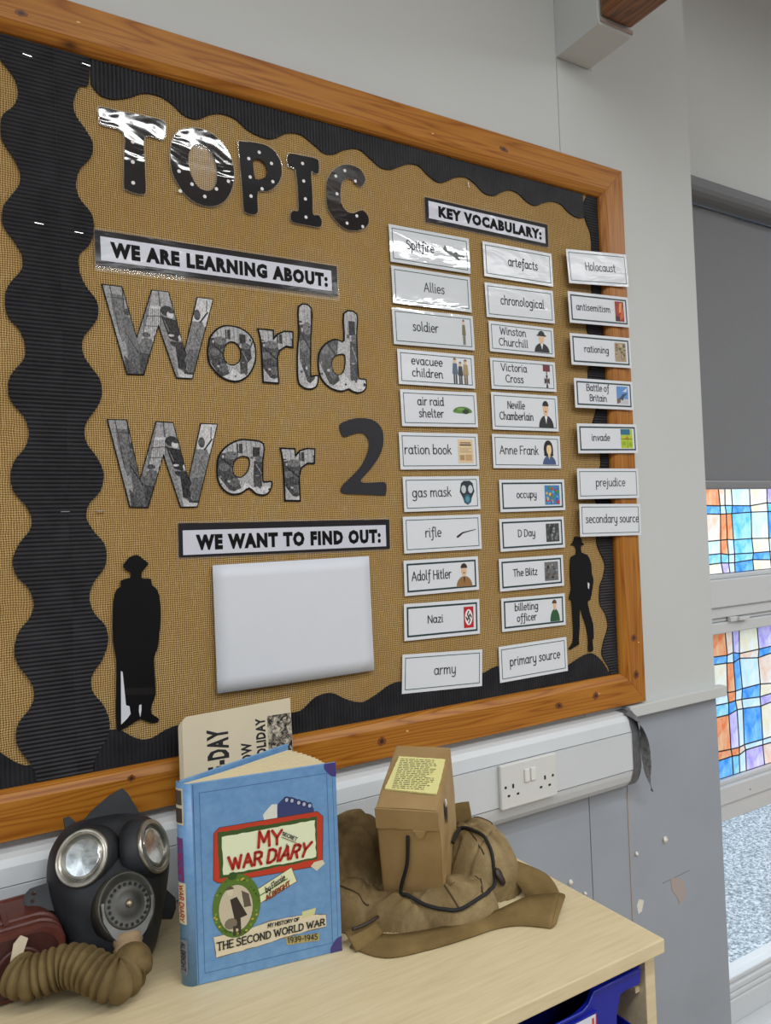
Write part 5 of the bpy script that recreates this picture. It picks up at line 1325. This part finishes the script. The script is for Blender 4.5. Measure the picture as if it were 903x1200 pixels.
for a, b_ in (((0.0155, 0.0125), (BW-.0125, 0.0131)), ((0.0155, BH-.0131), (BW-.0125, BH-.0125)), ((0.0155, 0.0125), (0.0161, BH-.0125)), ((BW-.0131, 0.0125), (BW-.0125, BH-.0125)), ((0.0076, 0.001), (0.0086, BH-.001)), ((BW-.0055, 0.0), (BW-.005, BH))):
    gl.box((a[0], -0.0002, a[1]), (b_[0], 0.0002, b_[1]))
gl.build('cover_groove', M['book_groove'], bk2)
for zc in (0, BH):
    s = 1 if zc == 0 else -1
    plate('corner_patch', [[(BW-.016, zc+s*.0002), (BW-.0002, zc+s*.0002), (BW-.0002, zc+s*.019), (BW-.007, zc+s*.017), (BW-.0125, zc+s*.0115), (BW-.016, zc+s*.006)][::s]], -0.0005, 0.0, M['book_purple'], bk2)
RED, GRN, CRM = ink(186, 58, 36), ink(58, 84, 38), ink(222, 230, 196)
import random as _r
rr_ = _r.Random(3)
def ragged(p, amp, n=6):
    out = []
    for i in range(len(p)):
        a, b_ = Vector(p[i]), Vector(p[(i+1) % len(p)]); m2 = max(1, int((b_-a).length / .006))
        for k in range(m2):
            q = a.lerp(b_, k/m2); out.append((q.x + rr_.uniform(-amp, amp), q.y + rr_.uniform(-amp, amp)))
    return out
def nrm(p, k):  # ellipse from four extreme points: left, right, top, bottom
    (lx, _), (rx, _), (_, tz), (_, bz) = [(x/10000, z/10000) for x, z in COVER[k]]
    return ell((lx+rx)/2, (tz+bz)/2, (rx-lx)/2, (tz-bz)/2, 28)
art = [(ragged(cpoly('blob'), .0005), ink(214, 216, 206)), (cpoly('people'), ink(52, 64, 112))]
for x, z in COVER['heads']:
    art += [(ell(x/10000, z/10000+.0004, .0036, .0042, 10), ink(40, 48, 90)), (ell(x/10000, z/10000, .0022, .0026, 8), ink(176, 182, 200))]
art += [(offset_loop(cpoly('red'), -0.0008), ink(92, 52, 44)), (cpoly('red'), RED), (ragged(offset_loop(cpoly('green'), -0.0006), .0006), GRN), (ragged(cpoly('cream'), .0007), CRM),
        (ragged(cpoly('leaf2'), .0006), ink(208, 204, 176))]
art += [(offset_loop(cpoly('label'), -.0008), ink(112, 96, 60)), (cpoly('label'), ink(224, 226, 184)),
        (ragged(offset_loop(cpoly('strip'), -.0006), .0005), ink(120, 104, 80)), (ragged(cpoly('strip'), .0006), ink(218, 206, 178)), (ragged(cpoly('tag'), .0004), ink(172, 158, 104)), (ragged(cpoly('leaf1'), .0005), ink(206, 204, 150)),
        (nrm(None, 'oval'), ink(86, 116, 44))]
oc = nrm(None, 'oval'); ocx = sum(p[0] for p in oc)/28; ocz = sum(p[1] for p in oc)/28
orx = max(p[0] for p in oc)-ocx; orz = max(p[1] for p in oc)-ocz
for k in range(38):
    a = rr_.uniform(0, 2*pi); q = rr_.uniform(.80, .95)
    art.append((ell(ocx+orx*q*cos(a), ocz+orz*q*sin(a), .0017, .0013, 6), ink(*[(52, 84, 30), (126, 146, 60), (196, 172, 58), (70, 100, 36)][k % 4])))
art += [(ell(ocx-.004, ocz+orz*.97, .006, .005, 9), ink(48, 84, 34)), (nrm(None, 'photo'), ink(196, 186, 162)), (cpoly('boards'), ink(70, 62, 52)), (ragged(cpoly('boards'), .001), ink(92, 84, 72)), (cpoly('coat'), ink(52, 44, 40))]
hx_, hz_ = COVER['head'][0]; hx_ /= 10000; hz_ /= 10000
art += [(ell(hx_, hz_, .0042, .0052, 12), ink(208, 196, 170)), (ell(hx_, hz_+.0025, .005, .004, 10, 0, 180), ink(90, 78, 64)), (ell(ocx-.008, ocz-orz*.52, .008, .007, 10), ink(120, 110, 94)), (rect(ocx-.0055, ocz-.036, ocx-.002, ocz-.024), ink(60, 52, 46)), (rect(ocx+.001, ocz-.036, ocx+.0045, ocz-.024), ink(60, 52, 46))]
g0, g1 = cpoly('gline'); art += [([(g0[0], g0[1]-.0006), (g1[0], g1[1]-.0006), (g1[0], g1[1]+.0006), (g0[0], g0[1]+.0006)], ink(50, 110, 60))]
shapes('cover_print', bk2, art, y=-0.00035, step=0.000012)
def quad4(k, sw):  # stored top-left, top-right, bottom-right, bottom-left -> baseline-left, baseline-right, top-right, top-left
    tl, tr_, br_, bl2 = cpoly(k); return [bl2, br_, tr_, tl]
def cover_text(name, mat, rows):
    b = MB()
    for txt, k, sw, o in rows:
        L, xf = fit_text(txt, None, o.get('mixed', False), o.get('track', .22), quad4(k, 0)); b.add(*stroke_vf(L, sw, -0.0015, xf, o.get('serif', 0)))
    return tag(b.build(name, mat, bk2), kind='stuff') if name == 'small_lettering' else b.build(name, mat, bk2)
cover_text('title_lettering', ink(176, 44, 34), [('MY', 'MY', .0036, {}), ('WAR DIARY', 'WAR', .0036, {})])
cover_text('author_lettering', ink(150, 70, 34), [('ALBRIGHT', 'ALB', .0015, {})])
cover_text('small_lettering', ink(40, 46, 44), [('SECRET', 'SECRET', .0009, {}), ('by Flossie', 'by', .0010, dict(mixed=True)), ('MY HISTORY OF', 'MYH', .0010, {}), ('THE SECOND WORLD WAR', 'TSWW', .0016, dict(serif=.0016, track=.3)), ('1939-1945', 'years', .0010, {})])
sl = cpoly('SECRET'); b = MB(); b.add(*stroke_vf([[(sl[3][0]-.001, sl[3][1]-.0028), (sl[2][0]+.001, sl[2][1]-.0028)], [(.1215, .147), (.123, .152), (.1245, .1465)]], .0008, -0.0015, lambda p: p)); b.build('caret_mark', ink(120, 50, 46), bk2)
# spine print: quads laid on the spine surface
def spine_patch(name, s0, s1, z0, z1, mat, off=.00045):
    n = 6; v = []; f = []
    def at(s):
        k = s*(ns-1); i = min(int(k), ns-2); t_ = k-i; p, q = spc[i], spc[i+1]
        d = Vector((q[0]-p[0], q[1]-p[1])).normalized(); return (p[0]+(q[0]-p[0])*t_ - abs(d.y)*off, p[1]+(q[1]-p[1])*t_ - abs(d.x)*off)
    for i in range(n+1):
        s = s0 + (s1-s0)*i/n; x, y = at(s)
        x2, y2 = at(s); v += [(x, y, z0), (x, y, z1)]
    for i in range(n): a = 2*i; f.append((a, a+2, a+3, a+1))
    return mesh_obj(name, v, f, mat, bk2)
def spt(s):
    k = s*(ns-1); i = min(int(k), ns-2); t_ = k-i; return (spc[i][0]+(spc[i+1][0]-spc[i][0])*t_, spc[i][1]+(spc[i+1][1]-spc[i][1])*t_)
def both(name, *a):  # put the patch on the outer side
    o = spine_patch(name, *a); return o
for (za, zb, c_) in ((.196, .241, (206, 198, 176)), (.1985, .2165, (70, 58, 48)), (.2205, .2385, (78, 66, 56)), (.075, .125, (214, 206, 176)), (.014, .056, (120, 128, 140)), (.126, .180, (96, 84, 150))):
    s0, s1 = (.10, .62) if c_[0] > 200 or c_[0] == 120 else (.16, .56)
    for sg in (0.0005,): both('spine_print', s0, s1, za, zb, ink(*c_), sg + (0.0002 if za in (.1985, .2205) else 0))
for z0_, z1_, c_, txt in ((.128, .178, (150, 40, 96), 'MY SECRET'), (.078, .122, (176, 60, 40), 'WAR DIARY'), (.018, .052, (60, 56, 60), 'ALBRIGHT')):
    L, wd = layout(txt, False, .2); b = MB()
    for pl in L:
        for i in range(len(pl)-1):
            q = []
            for (px_, pz_) in (pl[i], pl[i+1]):
                s = .30 + .22*pz_; zz = z1_ - (z1_-z0_)*px_/wd
                p0 = spt(s); p1 = spt(min(s+.05, 1)); d = (Vector(p1)-Vector(p0)).normalized()
                q.append(Vector((p0[0]-d.y*-.0, p0[1], zz)) + Vector((-abs(d.y), -abs(d.x), 0))*.0010)
            w2 = .0006
            b.add([q[0]+Vector((0, 0, -w2)), q[1]+Vector((0, 0, -w2)), q[1]+Vector((0, 0, w2)), q[0]+Vector((0, 0, w2))], [(0, 1, 2, 3)])
            if abs(q[0].z-q[1].z) > .0006:
                dd = Vector((w2, -w2, 0)); b.add([q[0]-dd, q[0]+dd, q[1]+dd, q[1]-dd], [(0, 1, 2, 3)])
    b.build('spine_lettering', ink(*c_), bk2)

# ------------------------------------------------------------------ haversack, box, cord
BUMPS = [(.528, -.163, .078, .060, 0.0, .114, 2.2), (.487, -.232, .050, .050, 0.0, .052, 2), (.548, -.292, .095, .033, -.55, .040, 2), (.612, -.318, .062, .044, -.35, .050, 2.4),
         (.708, -.242, .062, .088, -.35, .080, 2.6), (.60, -.20, .13, .11, -.2, .034, 2), (.655, -.15, .09, .05, 0, .05, 2)]
def bag_h(x, y, wrinkle=True):
    acc = 0.0
    for cx, cy, rx, ry, ro, h, pw in BUMPS:
        dx, dy = x-cx, y-cy; c, s = cos(ro), sin(ro); u, q = (dx*c+dy*s)/rx, (-dx*s+dy*c)/ry
        d = abs(u)**pw + abs(q)**pw
        if d < 1: acc += (h * (1-d)**0.55) ** 5
    a = acc ** .2
    if a <= 0: return 0
    if wrinkle:
        m = min(a/.02, 1)
        n1 = noise.noise(Vector((x*11, y*15, 1.3))); r1 = 1 - abs(noise.noise(Vector((x*20+4, y*12+n1*1.5, 4.0))))*2
        r2 = 1 - abs(noise.noise(Vector((x*10+9+n1, y*22, 7.0))))*2
        a += m * (0.009*n1 - 0.010*max(r1-.66, 0)*2 - 0.009*max(r2-.70, 0)*2 + .0010*noise.noise(Vector((x*70, y*70, 0))))
    return max(a, 0)
bag = empty('canvas_haversack', (0.6, -0.24, TABLE), 'crumpled khaki canvas haversack with webbing strap, lying around the cardboard box', 'bag')
N1, N2 = 168, 130; X0, X1, Y0, Y1 = .425, .79, -.385, -.085
grid = {}; v = []; f = []
for i in range(N1+1):
    for j in range(N2+1):
        x = X0+(X1-X0)*i/N1; y = Y0+(Y1-Y0)*j/N2; h = bag_h(x, y)
        grid[i, j] = (h, len(v)); v.append((x-.6, y+.24, max(h, 0) + .0004))
def keep(i, j): return max(grid[i, j][0], grid[i+1, j][0], grid[i, j+1][0], grid[i+1, j+1][0]) > 0.0006
for i in range(N1):
    for j in range(N2):
        if keep(i, j): f.append((grid[i, j][1], grid[i+1, j][1], grid[i+1, j+1][1], grid[i, j+1][1]))
used = sorted({q for t_ in f for q in t_}); ren = {q: k for k, q in enumerate(used)}
body = mesh_obj('bag_body', [v[q] for q in used], [tuple(ren[q] for q in t_) for t_ in f], M['canvas'], bag, smooth=True)
def on_bag(pts, lift, r, name, mat, n=6, w=False, par=bag, org=(.6, -.24)):
    P = catmull(pts, n, False); path = [Vector((x-org[0], y-org[1], bag_h(x, y)+lift)) for x, y in P]
    vv, ff = tube(path, r, 8); return mesh_obj(name, vv, ff, mat, par, smooth=True)
simple('seam_thread', srgb(66, 50, 30), 0.9)
for pts in ([(.585, -.270), (.590, -.300), (.590, -.335), (.594, -.352)], [(.625, -.268), (.650, -.300), (.652, -.322), (.640, -.345)], [(.690, -.19), (.690, -.24), (.680, -.30)], [(.672, -.175), (.70, -.18), (.735, -.205), (.745, -.24)], [(.47, -.20), (.475, -.245), (.495, -.275)]):
    on_bag(pts, .0008, .0011, 'seam', M['seam_thread'])
def ribbon(name, A_, B_, mat, par, org, th=.0018, n=5, sub=3):
    A2, B2 = catmull(A_, n, False), catmull(B_, n, False); v = []; f = []
    O = Vector(org)
    for a, b_ in zip(A2, B2):
        a, b_ = Vector(a), Vector(b_)
        for k in range(sub+1): v.append(a.lerp(b_, k/sub) - O + Vector((0, 0, .0015*sin(pi*k/sub))))
    m = sub+1
    for i in range(len(A2)-1):
        for k in range(sub): q = i*m+k; f.append((q, q+1, q+m+1, q+m))
    o = mesh_obj(name, v, f, mat, par, smooth=True); s_ = o.modifiers.new('thickness', 'SOLIDIFY'); s_.thickness = th; s_.offset = 0; return o
OB = (.6, -.24, TABLE); T2 = TABLE
ribbon('strap', [(.744, -.390, T2+.0215), (.705, -.367, T2+.018), (.653, -.361, T2+.0115), (.611, -.354, T2+.0075), (.555, -.342, T2+.0065), (.503, -.322, T2+.0065), (.475, -.290, T2+.0065)],
       [(.694, -.425, T2+.0020), (.664, -.396, T2+.002), (.631, -.384, T2+.002), (.591, -.381, T2+.002), (.530, -.374, T2+.002), (.472, -.357, T2+.002), (.445, -.310, T2+.002)], M['webbing'], bag, OB)
ribbon('strap', [(.744, -.390, T2+.0215), (.757, -.365, T2+.023), (.765, -.335, T2+.024), (.750, -.300, T2+.030), (.722, -.285, T2+.042)],
       [(.706, -.378, T2+.003), (.714, -.356, T2+.004), (.720, -.330, T2+.014), (.714, -.312, T2+.022), (.700, -.300, T2+.014)], M['webbing'], bag, OB)
ribbon('strap_fold', [(.744, -.390, T2+.0215), (.750, -.394, T2+.018), (.742, -.399, T2+.015)], [(.694, -.425, T2+.002), (.702, -.424, T2+.003), (.708, -.420, T2+.004)], M['webbing'], bag, OB)
ribbon('strap_end', [(.443, -.30, T2+.018), (.463, -.30, T2+.020), (.487, -.296, T2+.024)], [(.446, -.325, T2+.003), (.468, -.325, T2+.005), (.492, -.318, T2+.010)], M['webbing'], bag, OB)
on_bag([(.448, -.314), (.470, -.312), (.492, -.305)], .026, .0022, 'rope_edge', M['leather_dark'])
ribbon('buckle_tab', [(.690, -.190, T2+.095), (.712, -.188, T2+.096), (.732, -.196, T2+.097)], [(.690, -.195, T2+.055), (.712, -.192, T2+.055), (.736, -.2, T2+.055)], M['webbing'], bag, OB)
v, f = lathe([(.002, .003), (.0095, .0035), (.0105, .001), (.0105, -.001)], 18)
btn = mesh_obj('leather_toggle', v, f, M['leather_dark'], bag, smooth=True, loc=(.690-.6, -.322+.24, bag_h(.690, -.322)+.006)); btn.rotation_euler = (rad(62), 0, rad(35)); btn.scale = (.75, 1.25, 1)

# brown cardboard box, leaning in the open bag
bx_ = empty('cardboard_box', (0.5304, -0.2567, TABLE+.006), 'tall brown gas mask carton with a yellow printed label, wedged in the canvas bag', 'box')
bx_.rotation_euler = (0.2867, 0.0165, -0.7486)
W3, D3, H3 = .0881, .1554, .1686
import bmesh as _b
bm = _b.new(); _b.ops.create_cube(bm, size=1)
for q in bm.verts: q.co = Vector(((q.co.x+.5)*W3, (q.co.y+.5)*D3, (q.co.z+.5)*H3))
_b.ops.bevel(bm, geom=list(bm.edges), offset=.0022, segments=2, affect='EDGES')
_b.ops.subdivide_edges(bm, edges=[e for e in bm.edges if e.calc_length() > .05], cuts=7, use_grid_fill=True)
for q in bm.verts:
    n3 = noise.noise(q.co*22); q.co += Vector((n3*.0018, noise.noise(q.co*19+Vector((5, 5, 5)))*.0018, noise.noise(q.co*17+Vector((9, 2, 5)))*.0014))
me = bpy.data.meshes.new('carton'); bm.to_mesh(me); bm.free(); me.materials.append(M['box_card'])
for pl in me.polygons: pl.use_smooth = False
ct = bpy.data.objects.new('carton', me); COL.objects.link(ct); ct.parent = bx_
# lid flap overlapping the front, torn lower edge
lf = [(0.000, H3+.001), (0.000, H3-.030), (.010, H3-.031), (.022, H3-.0285), (.036, H3-.030), (.050, H3-.029), (.058, H3-.0385), (.064, H3-.0300), (.078, H3-.0295), (W3, H3-.028), (W3, H3+.001)]
plate('lid_flap', [lf], -0.0030, -0.0012, M['box_card'], bx_)
plate('torn_flap', [[(.052, H3-.030), (.070, H3-.030), (.066, H3-.040), (.060, H3-.043)]], -0.0042, -0.0031, M['box_card'], bx_)
# label on the top face
lb_ = MB(); r5 = _r.Random(9); lp = []
pts = [(.006, .040), (W3-.006, .034), (W3-.004, .118), (.012, .120)]
lp = ragged(pts, .0006)
tri = tessellate_polygon([[Vector((a, b_, 0)) for a, b_ in lp]])
zt_ = H3 + .0028
lb_.add([(a, b_, zt_) for a, b_ in lp] + [(a, b_, H3+.0005) for a, b_ in lp], [tuple(t_) for t_ in tri] + [(k, (k+1) % len(lp), (k+1) % len(lp)+len(lp), k+len(lp)) for k in range(len(lp))])
mesh_obj('paper_label', lb_.v, lb_.f, ink(226, 220, 150), bx_)
tx_ = MB()
for k in range(17):
    yy = .112 - k*.0044
    xa = .016; xb = W3-.014 - r5.uniform(0, .012)
    while xa < xb:
        wdd = r5.uniform(.003, .010); tx_.add([(xa, yy, zt_+.0003), (min(xa+wdd, xb), yy, zt_+.0003), (min(xa+wdd, xb), yy+.0016, zt_+.0003), (xa, yy+.0016, zt_+.0003)], [(0, 1, 2, 3)]); xa += wdd+.0018
tag(tx_.build('label_print', ink(104, 104, 70), bx_), kind='stuff')
# slot in the right-hand face with a frayed string end
sv = ell(.0, 0, .0085, .0170, 16)
vv = [(W3+.0030, .052+a, .128+b_) for a, b_ in sv]; mesh_obj('slot', vv, [tuple(range(16))], M['dark_void'], bx_)
vv, ff = tube([(W3+.003, .050, .152), (W3+.004, .049, .146), (W3+.0035, .0475, .141)], .0011, 6); mesh_obj('string_end', vv, ff, M['paper_white'], bx_, smooth=True)
bpy.context.view_layer.update()
R3 = bx_.rotation_euler.to_matrix(); BO = Vector(bx_.location)
hole = BO + R3 @ Vector((.044, -.0035, .128)); low1 = BO + R3 @ Vector((.040, -.006, .085)); low2 = BO + R3 @ Vector((.028, -.008, .040))
cp = [tuple(hole), tuple(low1), tuple(low2)]
for x, y in ((.545, -.300), (.560, -.328), (.590, -.352), (.625, -.356), (.660, -.342), (.684, -.318), (.694, -.290), (.690, -.258), (.684, -.235)):
    cp.append((x, y, TABLE + max(bag_h(x, y), .0) + .0042))
cp.append(tuple(BO + R3 @ Vector((W3+.004, D3*.55, .050))))
cp = catmull(cp, 8, False); cp = [(x, y, max(z, TABLE + bag_h(x, y) + .0028) if k > 24 and k < len(cp)-8 else z) for k, (x, y, z) in enumerate(cp)]; c0 = Vector((.6, -.3, TABLE))
vv, ff = tube([Vector(q)-c0 for q in cp], .0027, 8)
co_ = mesh_obj('carrying_cord', vv, ff, M['cord_black'], bx_, smooth=True)
co_.matrix_parent_inverse = (Matrix.Translation(BO) @ R3.to_4x4()).inverted(); co_.location = c0

# ------------------------------------------------------------------ respirator
mk = empty('respirator', (0.1812, -0.1100, -0.4800), 'black rubber gas mask with round eyepieces, leaning against the trunking', 'gas mask')
mk.rotation_euler = (-0.544, 0.10, 0.02); mk.scale = (.965, .965, .965)
SC = [(-.112, .022, .046, .02), (-.104, .040, .066, .0), (-.085, .053, .084, 0), (-.060, .063, .090, 0), (-.035, .071, .088, 0), (-.008, .078, .078, 0), (.018, .083, .070, 0), (.045, .083, .062, 0), (.068, .076, .053, 0), (.086, .064, .042, 0.0), (.097, .046, .028, .004), (.102, .020, .012, .008)]
prof_ = catmull(SC, 4, False)
def mask_pt(i, t):
    z, a, d, yo = prof_[i]
    # nose ridge and cheek hollows
    nose = .010 * math.exp(-(t/.30)**2) * math.exp(-((z-.0)/.05)**2)
    eye = .008 * math.exp(-((abs(t)-.85)/.32)**2) * math.exp(-((z-.035)/.03)**2)
    hol = -.007 * math.exp(-((abs(t)-.75)/.3)**2) * math.exp(-((z+.045)/.03)**2)
    k = 1 + (nose + eye + hol)/.08
    x = a*sin(t)*k; y = yo - d*(cos(t)*k if t != 0 else k)
    if abs(t) > pi/2: y = yo + (abs(t)-pi/2)*.05; x = (a - (abs(t)-pi/2)*.012)*(1 if t > 0 else -1)
    n = noise.noise(Vector((x*40, y*40, z*40)))*.0018
    return Vector((x*(1+n*6), y+n, z))
v = []; f = []; NTH = 44; ths = [-2.15 + 4.3*k/NTH for k in range(NTH+1)]
for i in range(len(prof_)):
    for t in ths: v.append(mask_pt(i, t))
w_ = NTH+1
for i in range(len(prof_)-1):
    for k in range(NTH): a = i*w_+k; f.append((a, a+1, a+w_+1, a+w_))
fc = mesh_obj('facepiece', v, f, M['mask_rubber'], mk, smooth=True)
s_ = fc.modifiers.new('thickness', 'SOLIDIFY'); s_.thickness = .003; s_.offset = -1
def orient(direction, loc, roll=0):
    d = Vector(direction).normalized(); q = d.to_track_quat('Z', 'Y'); m = q.to_matrix().to_4x4(); m.translation = Vector(loc); return m
def lat(name, profile, mats, par, mtx, n=40, smooth=True, sq=(1, 1)):
    vv, ff = lathe(profile, n); vv = [mtx @ Vector((p[0]*sq[0], p[1]*sq[1], p[2])) for p in vv]
    return mesh_obj(name, vv, ff, mats, par, smooth=smooth)
for sx in (-1, 1):
    dr = Vector((sx*sin(rad(36 if sx < 0 else 43)), -cos(rad(36 if sx < 0 else 43)), 0.0 if sx < 0 else .05)); lc = Vector((sx*(.0450 if sx < 0 else .0430), -.0600 if sx < 0 else -.0650, .036))
    m = orient(dr, lc)
    ob = lat('eye_boss', [(.045, -.020), (.0415, -.008), (.0385, .0), (.0345, .0035)], M['mask_rubber'], mk, m)
    rg = lat('eyepiece_ring', [(.0362, .001), (.0372, .0055), (.0362, .0085), (.0345, .0092), (.0330, .0075), (.0322, .0088), (.0305, .0088), (.0298, .0050)], M['steel_ring'], mk, m)
    lat('lens', [(.0300, .0058), (.0220, .0062), (.0110, .0065), (.0008, .0066)], M['lens'], rg, m)
# exhale valve: grey mount, round louvred cover, screw
md = orient((0.02, -1, .02), (0, -.088, -.036))
lat('valve_mount', [(.040, -.020), (.0385, .000), (.0370, .006), (.0352, .008), (.0338, .006)], M['valve'], mk, md, sq=(1, 1.12))
lip = [(0.0, -.0925, -.078), (0.0, -.0955, -.060)]
dm = MB()
pts = [(-.033, -.030), (-.031, -.052), (-.021, -.070), (-.012, -.079), (.012, -.079), (.021, -.070), (.031, -.052), (.033, -.030)]
vv, ff = plate_vf([pts], -.1005, -.080); mesh_obj('drop_plate', vv, ff, M['valve_grey'], mk)
vcover = lat('valve_cover', [(.0310, .002), (.0310, .0100), (.0295, .0135), (.0262, .0140), (.0225, .0125), (.0150, .0155), (.0060, .0175), (.0005, .0178)], M['valve'], mk, md)
hb = MB()
for k in range(22):
    a = 2*pi*k/22; c_ = Vector((cos(a)*.0248, sin(a)*.0248, .0139))
    pp = [md @ (c_ + Vector((cos(b_*pi/4)*.0023, sin(b_*pi/4)*.0023, .0004))) for b_ in range(8)]
    vc = [p for p in pp]; cen = sum(vc, Vector())/8
    mesh_obj('vent_hole', [p-cen for p in vc], [tuple(range(8))], M['dark_void'], vcover, loc=tuple(cen))
lat('valve_screw', [(.0048, .016), (.0050, .0195), (.0035, .0212), (.0006, .0214)], M['brass_dull'], vcover, md, 18)
# straps
def tab(name, pts, y0, y1, loc=(0, 0, 0), rot=(0, 0, 0), holes=()):
    lo = [pts] + [ell(hx2, hz2, .0028, .0028, 10)[::-1] for hx2, hz2 in holes]
    o = plate(name, lo, y0, y1, M['mask_rubber'], mk); o.location = loc; o.rotation_euler = rot; return o
tab('head_flap', [(-.030, -.020), (.052, -.022), (.040, .006), (.026, .030), (.018, .038), (.000, .030), (-.022, .014), (-.034, .002)], -.0018, .0018, (-.002, -.022, .094), (.25, 0, 0))
tab('head_tab', [(-.012, -.012), (.010, -.014), (.006, .008), (.004, .016), (-.003, .018), (-.008, .008)], -.0018, .0018, (-.047, .010, .094), (-.2, -.5, .2))
tab('cheek_tab', [(.030, -.022), (.028, .024), (-.004, .014), (-.018, .010), (-.024, .003), (-.022, -.010), (-.010, -.014)], -.0018, .0018, (-.088, -.006, .006), (0, .15, -.25), ((-.012, .0035), (-.0125, -.0060)))
tab('cheek_tab', [(-.016, -.022), (.004, -.020), (.010, -.006), (.008, .008), (-.016, .020)], -.0018, .0018, (.080, -.010, -.034), (0, .2, .5))
# outlet socket and hose
ms = orient((0, -.15, -1), (0, -.0900, -.0745))
lat('outlet_socket', [(.0175, -.004), (.0185, .004), (.0168, .0065), (.0168, .0085), (.0190, .011), (.0190, .019), (.0165, .0215), (.0165, .024)], M['hose_band'], mk, ms, 28)
bpy.context.view_layer.update()
RM = mk.rotation_euler.to_matrix(); MO = Vector(mk.location)
h0 = MO + RM @ Vector((0, -.0905, -.1030))
hp = [tuple(h0), (h0.x+.002, h0.y-.010, -.5150), (.1758, -.2555, -.5215), (.161, -.2680, -.5225), (.1443, -.2580, -.517), (.1276, -.2400, -.5095), (.1085, -.2240, -.5085), (.0858, -.2160, -.513), (.0670, -.2085, -.5165), (.0540, -.1930, -.5140)]
hp = catmull(hp, 30, False)
# even spacing, then convolutions
Pv = [Vector(q) for q in hp]; cum = [0]
for i in range(1, len(Pv)): cum.append(cum[-1] + (Pv[i]-Pv[i-1]).length)
Lh = cum[-1]; ncv = 19; ns_ = ncv*9; path = []; k = 0
for i in range(ns_+1):
    s = Lh*i/ns_
    while k < len(cum)-2 and cum[k+1] < s: k += 1
    t_ = (s-cum[k])/max(cum[k+1]-cum[k], 1e-9); path.append(Pv[k].lerp(Pv[k+1], t_))
rad_ = []
for i in range(ns_+1):
    ph = (i/9) % 1; r = .0190 + .0068*abs(sin(pi*ph))**.62
    if i < 4: r = .0165 + (r-.0165)*i/4
    rad_.append(r)
vv, ff = tube([q-MO for q in path], rad_, 26)
hs = mesh_obj('corrugated_hose', vv, ff, M['hose'], mk, smooth=True)
hs.matrix_parent_inverse = (Matrix.Translation(MO) @ RM.to_4x4()).inverted(); hs.location = MO

# maroon filter canister, rounded at both ends, ringed with ridges
cn = empty('filter_canister', (0.03, -0.13, TABLE), 'dark maroon ridged metal filter tin, cut off by the left edge, under the mask hose', 'canister')
def stad(hw, hh, r, n=8):
    out = []
    for cx, cz, a0 in ((hw-r, hh-r, 0), (-hw+r, hh-r, 90), (-hw+r, -hh+r, 180), (hw-r, -hh+r, 270)):
        for k in range(n+1): a = rad(a0 + 90*k/n); out.append((cx+r*cos(a), cz+r*sin(a)))
    return out
rings = [(-.055, .072, .0345), (-.0545, .078, .0385), (-.050, .0800, .0410), (-.046, .0800, .0410), (-.044, .0780, .0392), (-.038, .0780, .0392), (-.036, .080, .0412), (-.030, .080, .0412), (-.028, .078, .0392), (-.020, .078, .0392), (-.018, .080, .0412), (-.012, .080, .0412), (-.010, .078, .0392), (.040, .078, .0392), (.044, .080, .0410), (.048, .080, .0410), (.050, .077, .038)]
v = []; f = []
for y, hw, hh in rings:
    lp = stad(hw, hh, .030); 
    for a, b_ in lp: v.append((a, y, b_+.0416))
m = len(lp)
for i in range(len(rings)-1):
    for k in range(m): f.append((i*m+k, i*m+(k+1) % m, (i+1)*m+(k+1) % m, (i+1)*m+k))
f.append(tuple((len(rings)-1)*m+k for k in range(m))[::-1])
mesh_obj('tin_body', v, f, M['tin'], cn, smooth=False, loc=(0.004, 0, 0))
plate('front_face', [[(a, b_+.0416) for a, b_ in stad(.074, .0365, .030)]], -.0545, -.05, M['tin_dark'], cn, loc=(0.004, 0, 0))
m5 = orient((0, -1, 0), (.030, -.0555, .037))
lat('outlet_ring', [(.028, 0), (.028, .002), (.025, .004), (.022, .002), (.0205, .002)], M['tin_dark'], cn, m5)
cn.rotation_euler = (0, 0, 0.05)
plate('torn_sticker', [[(-.010, -.012), (.004, -.006), (.010, .010), (.002, .016), (-.006, .008)]], -.001, .001, M['newsprint'], cn, loc=(.030, -.0595, .064))
for dx in (-.02, .02): MB().box((dx-.003, -.03, .0826), (dx+.003, .035, .0842), 0, .0006).build('rib', M['tin'], cn, loc=(.0, 0, 0))
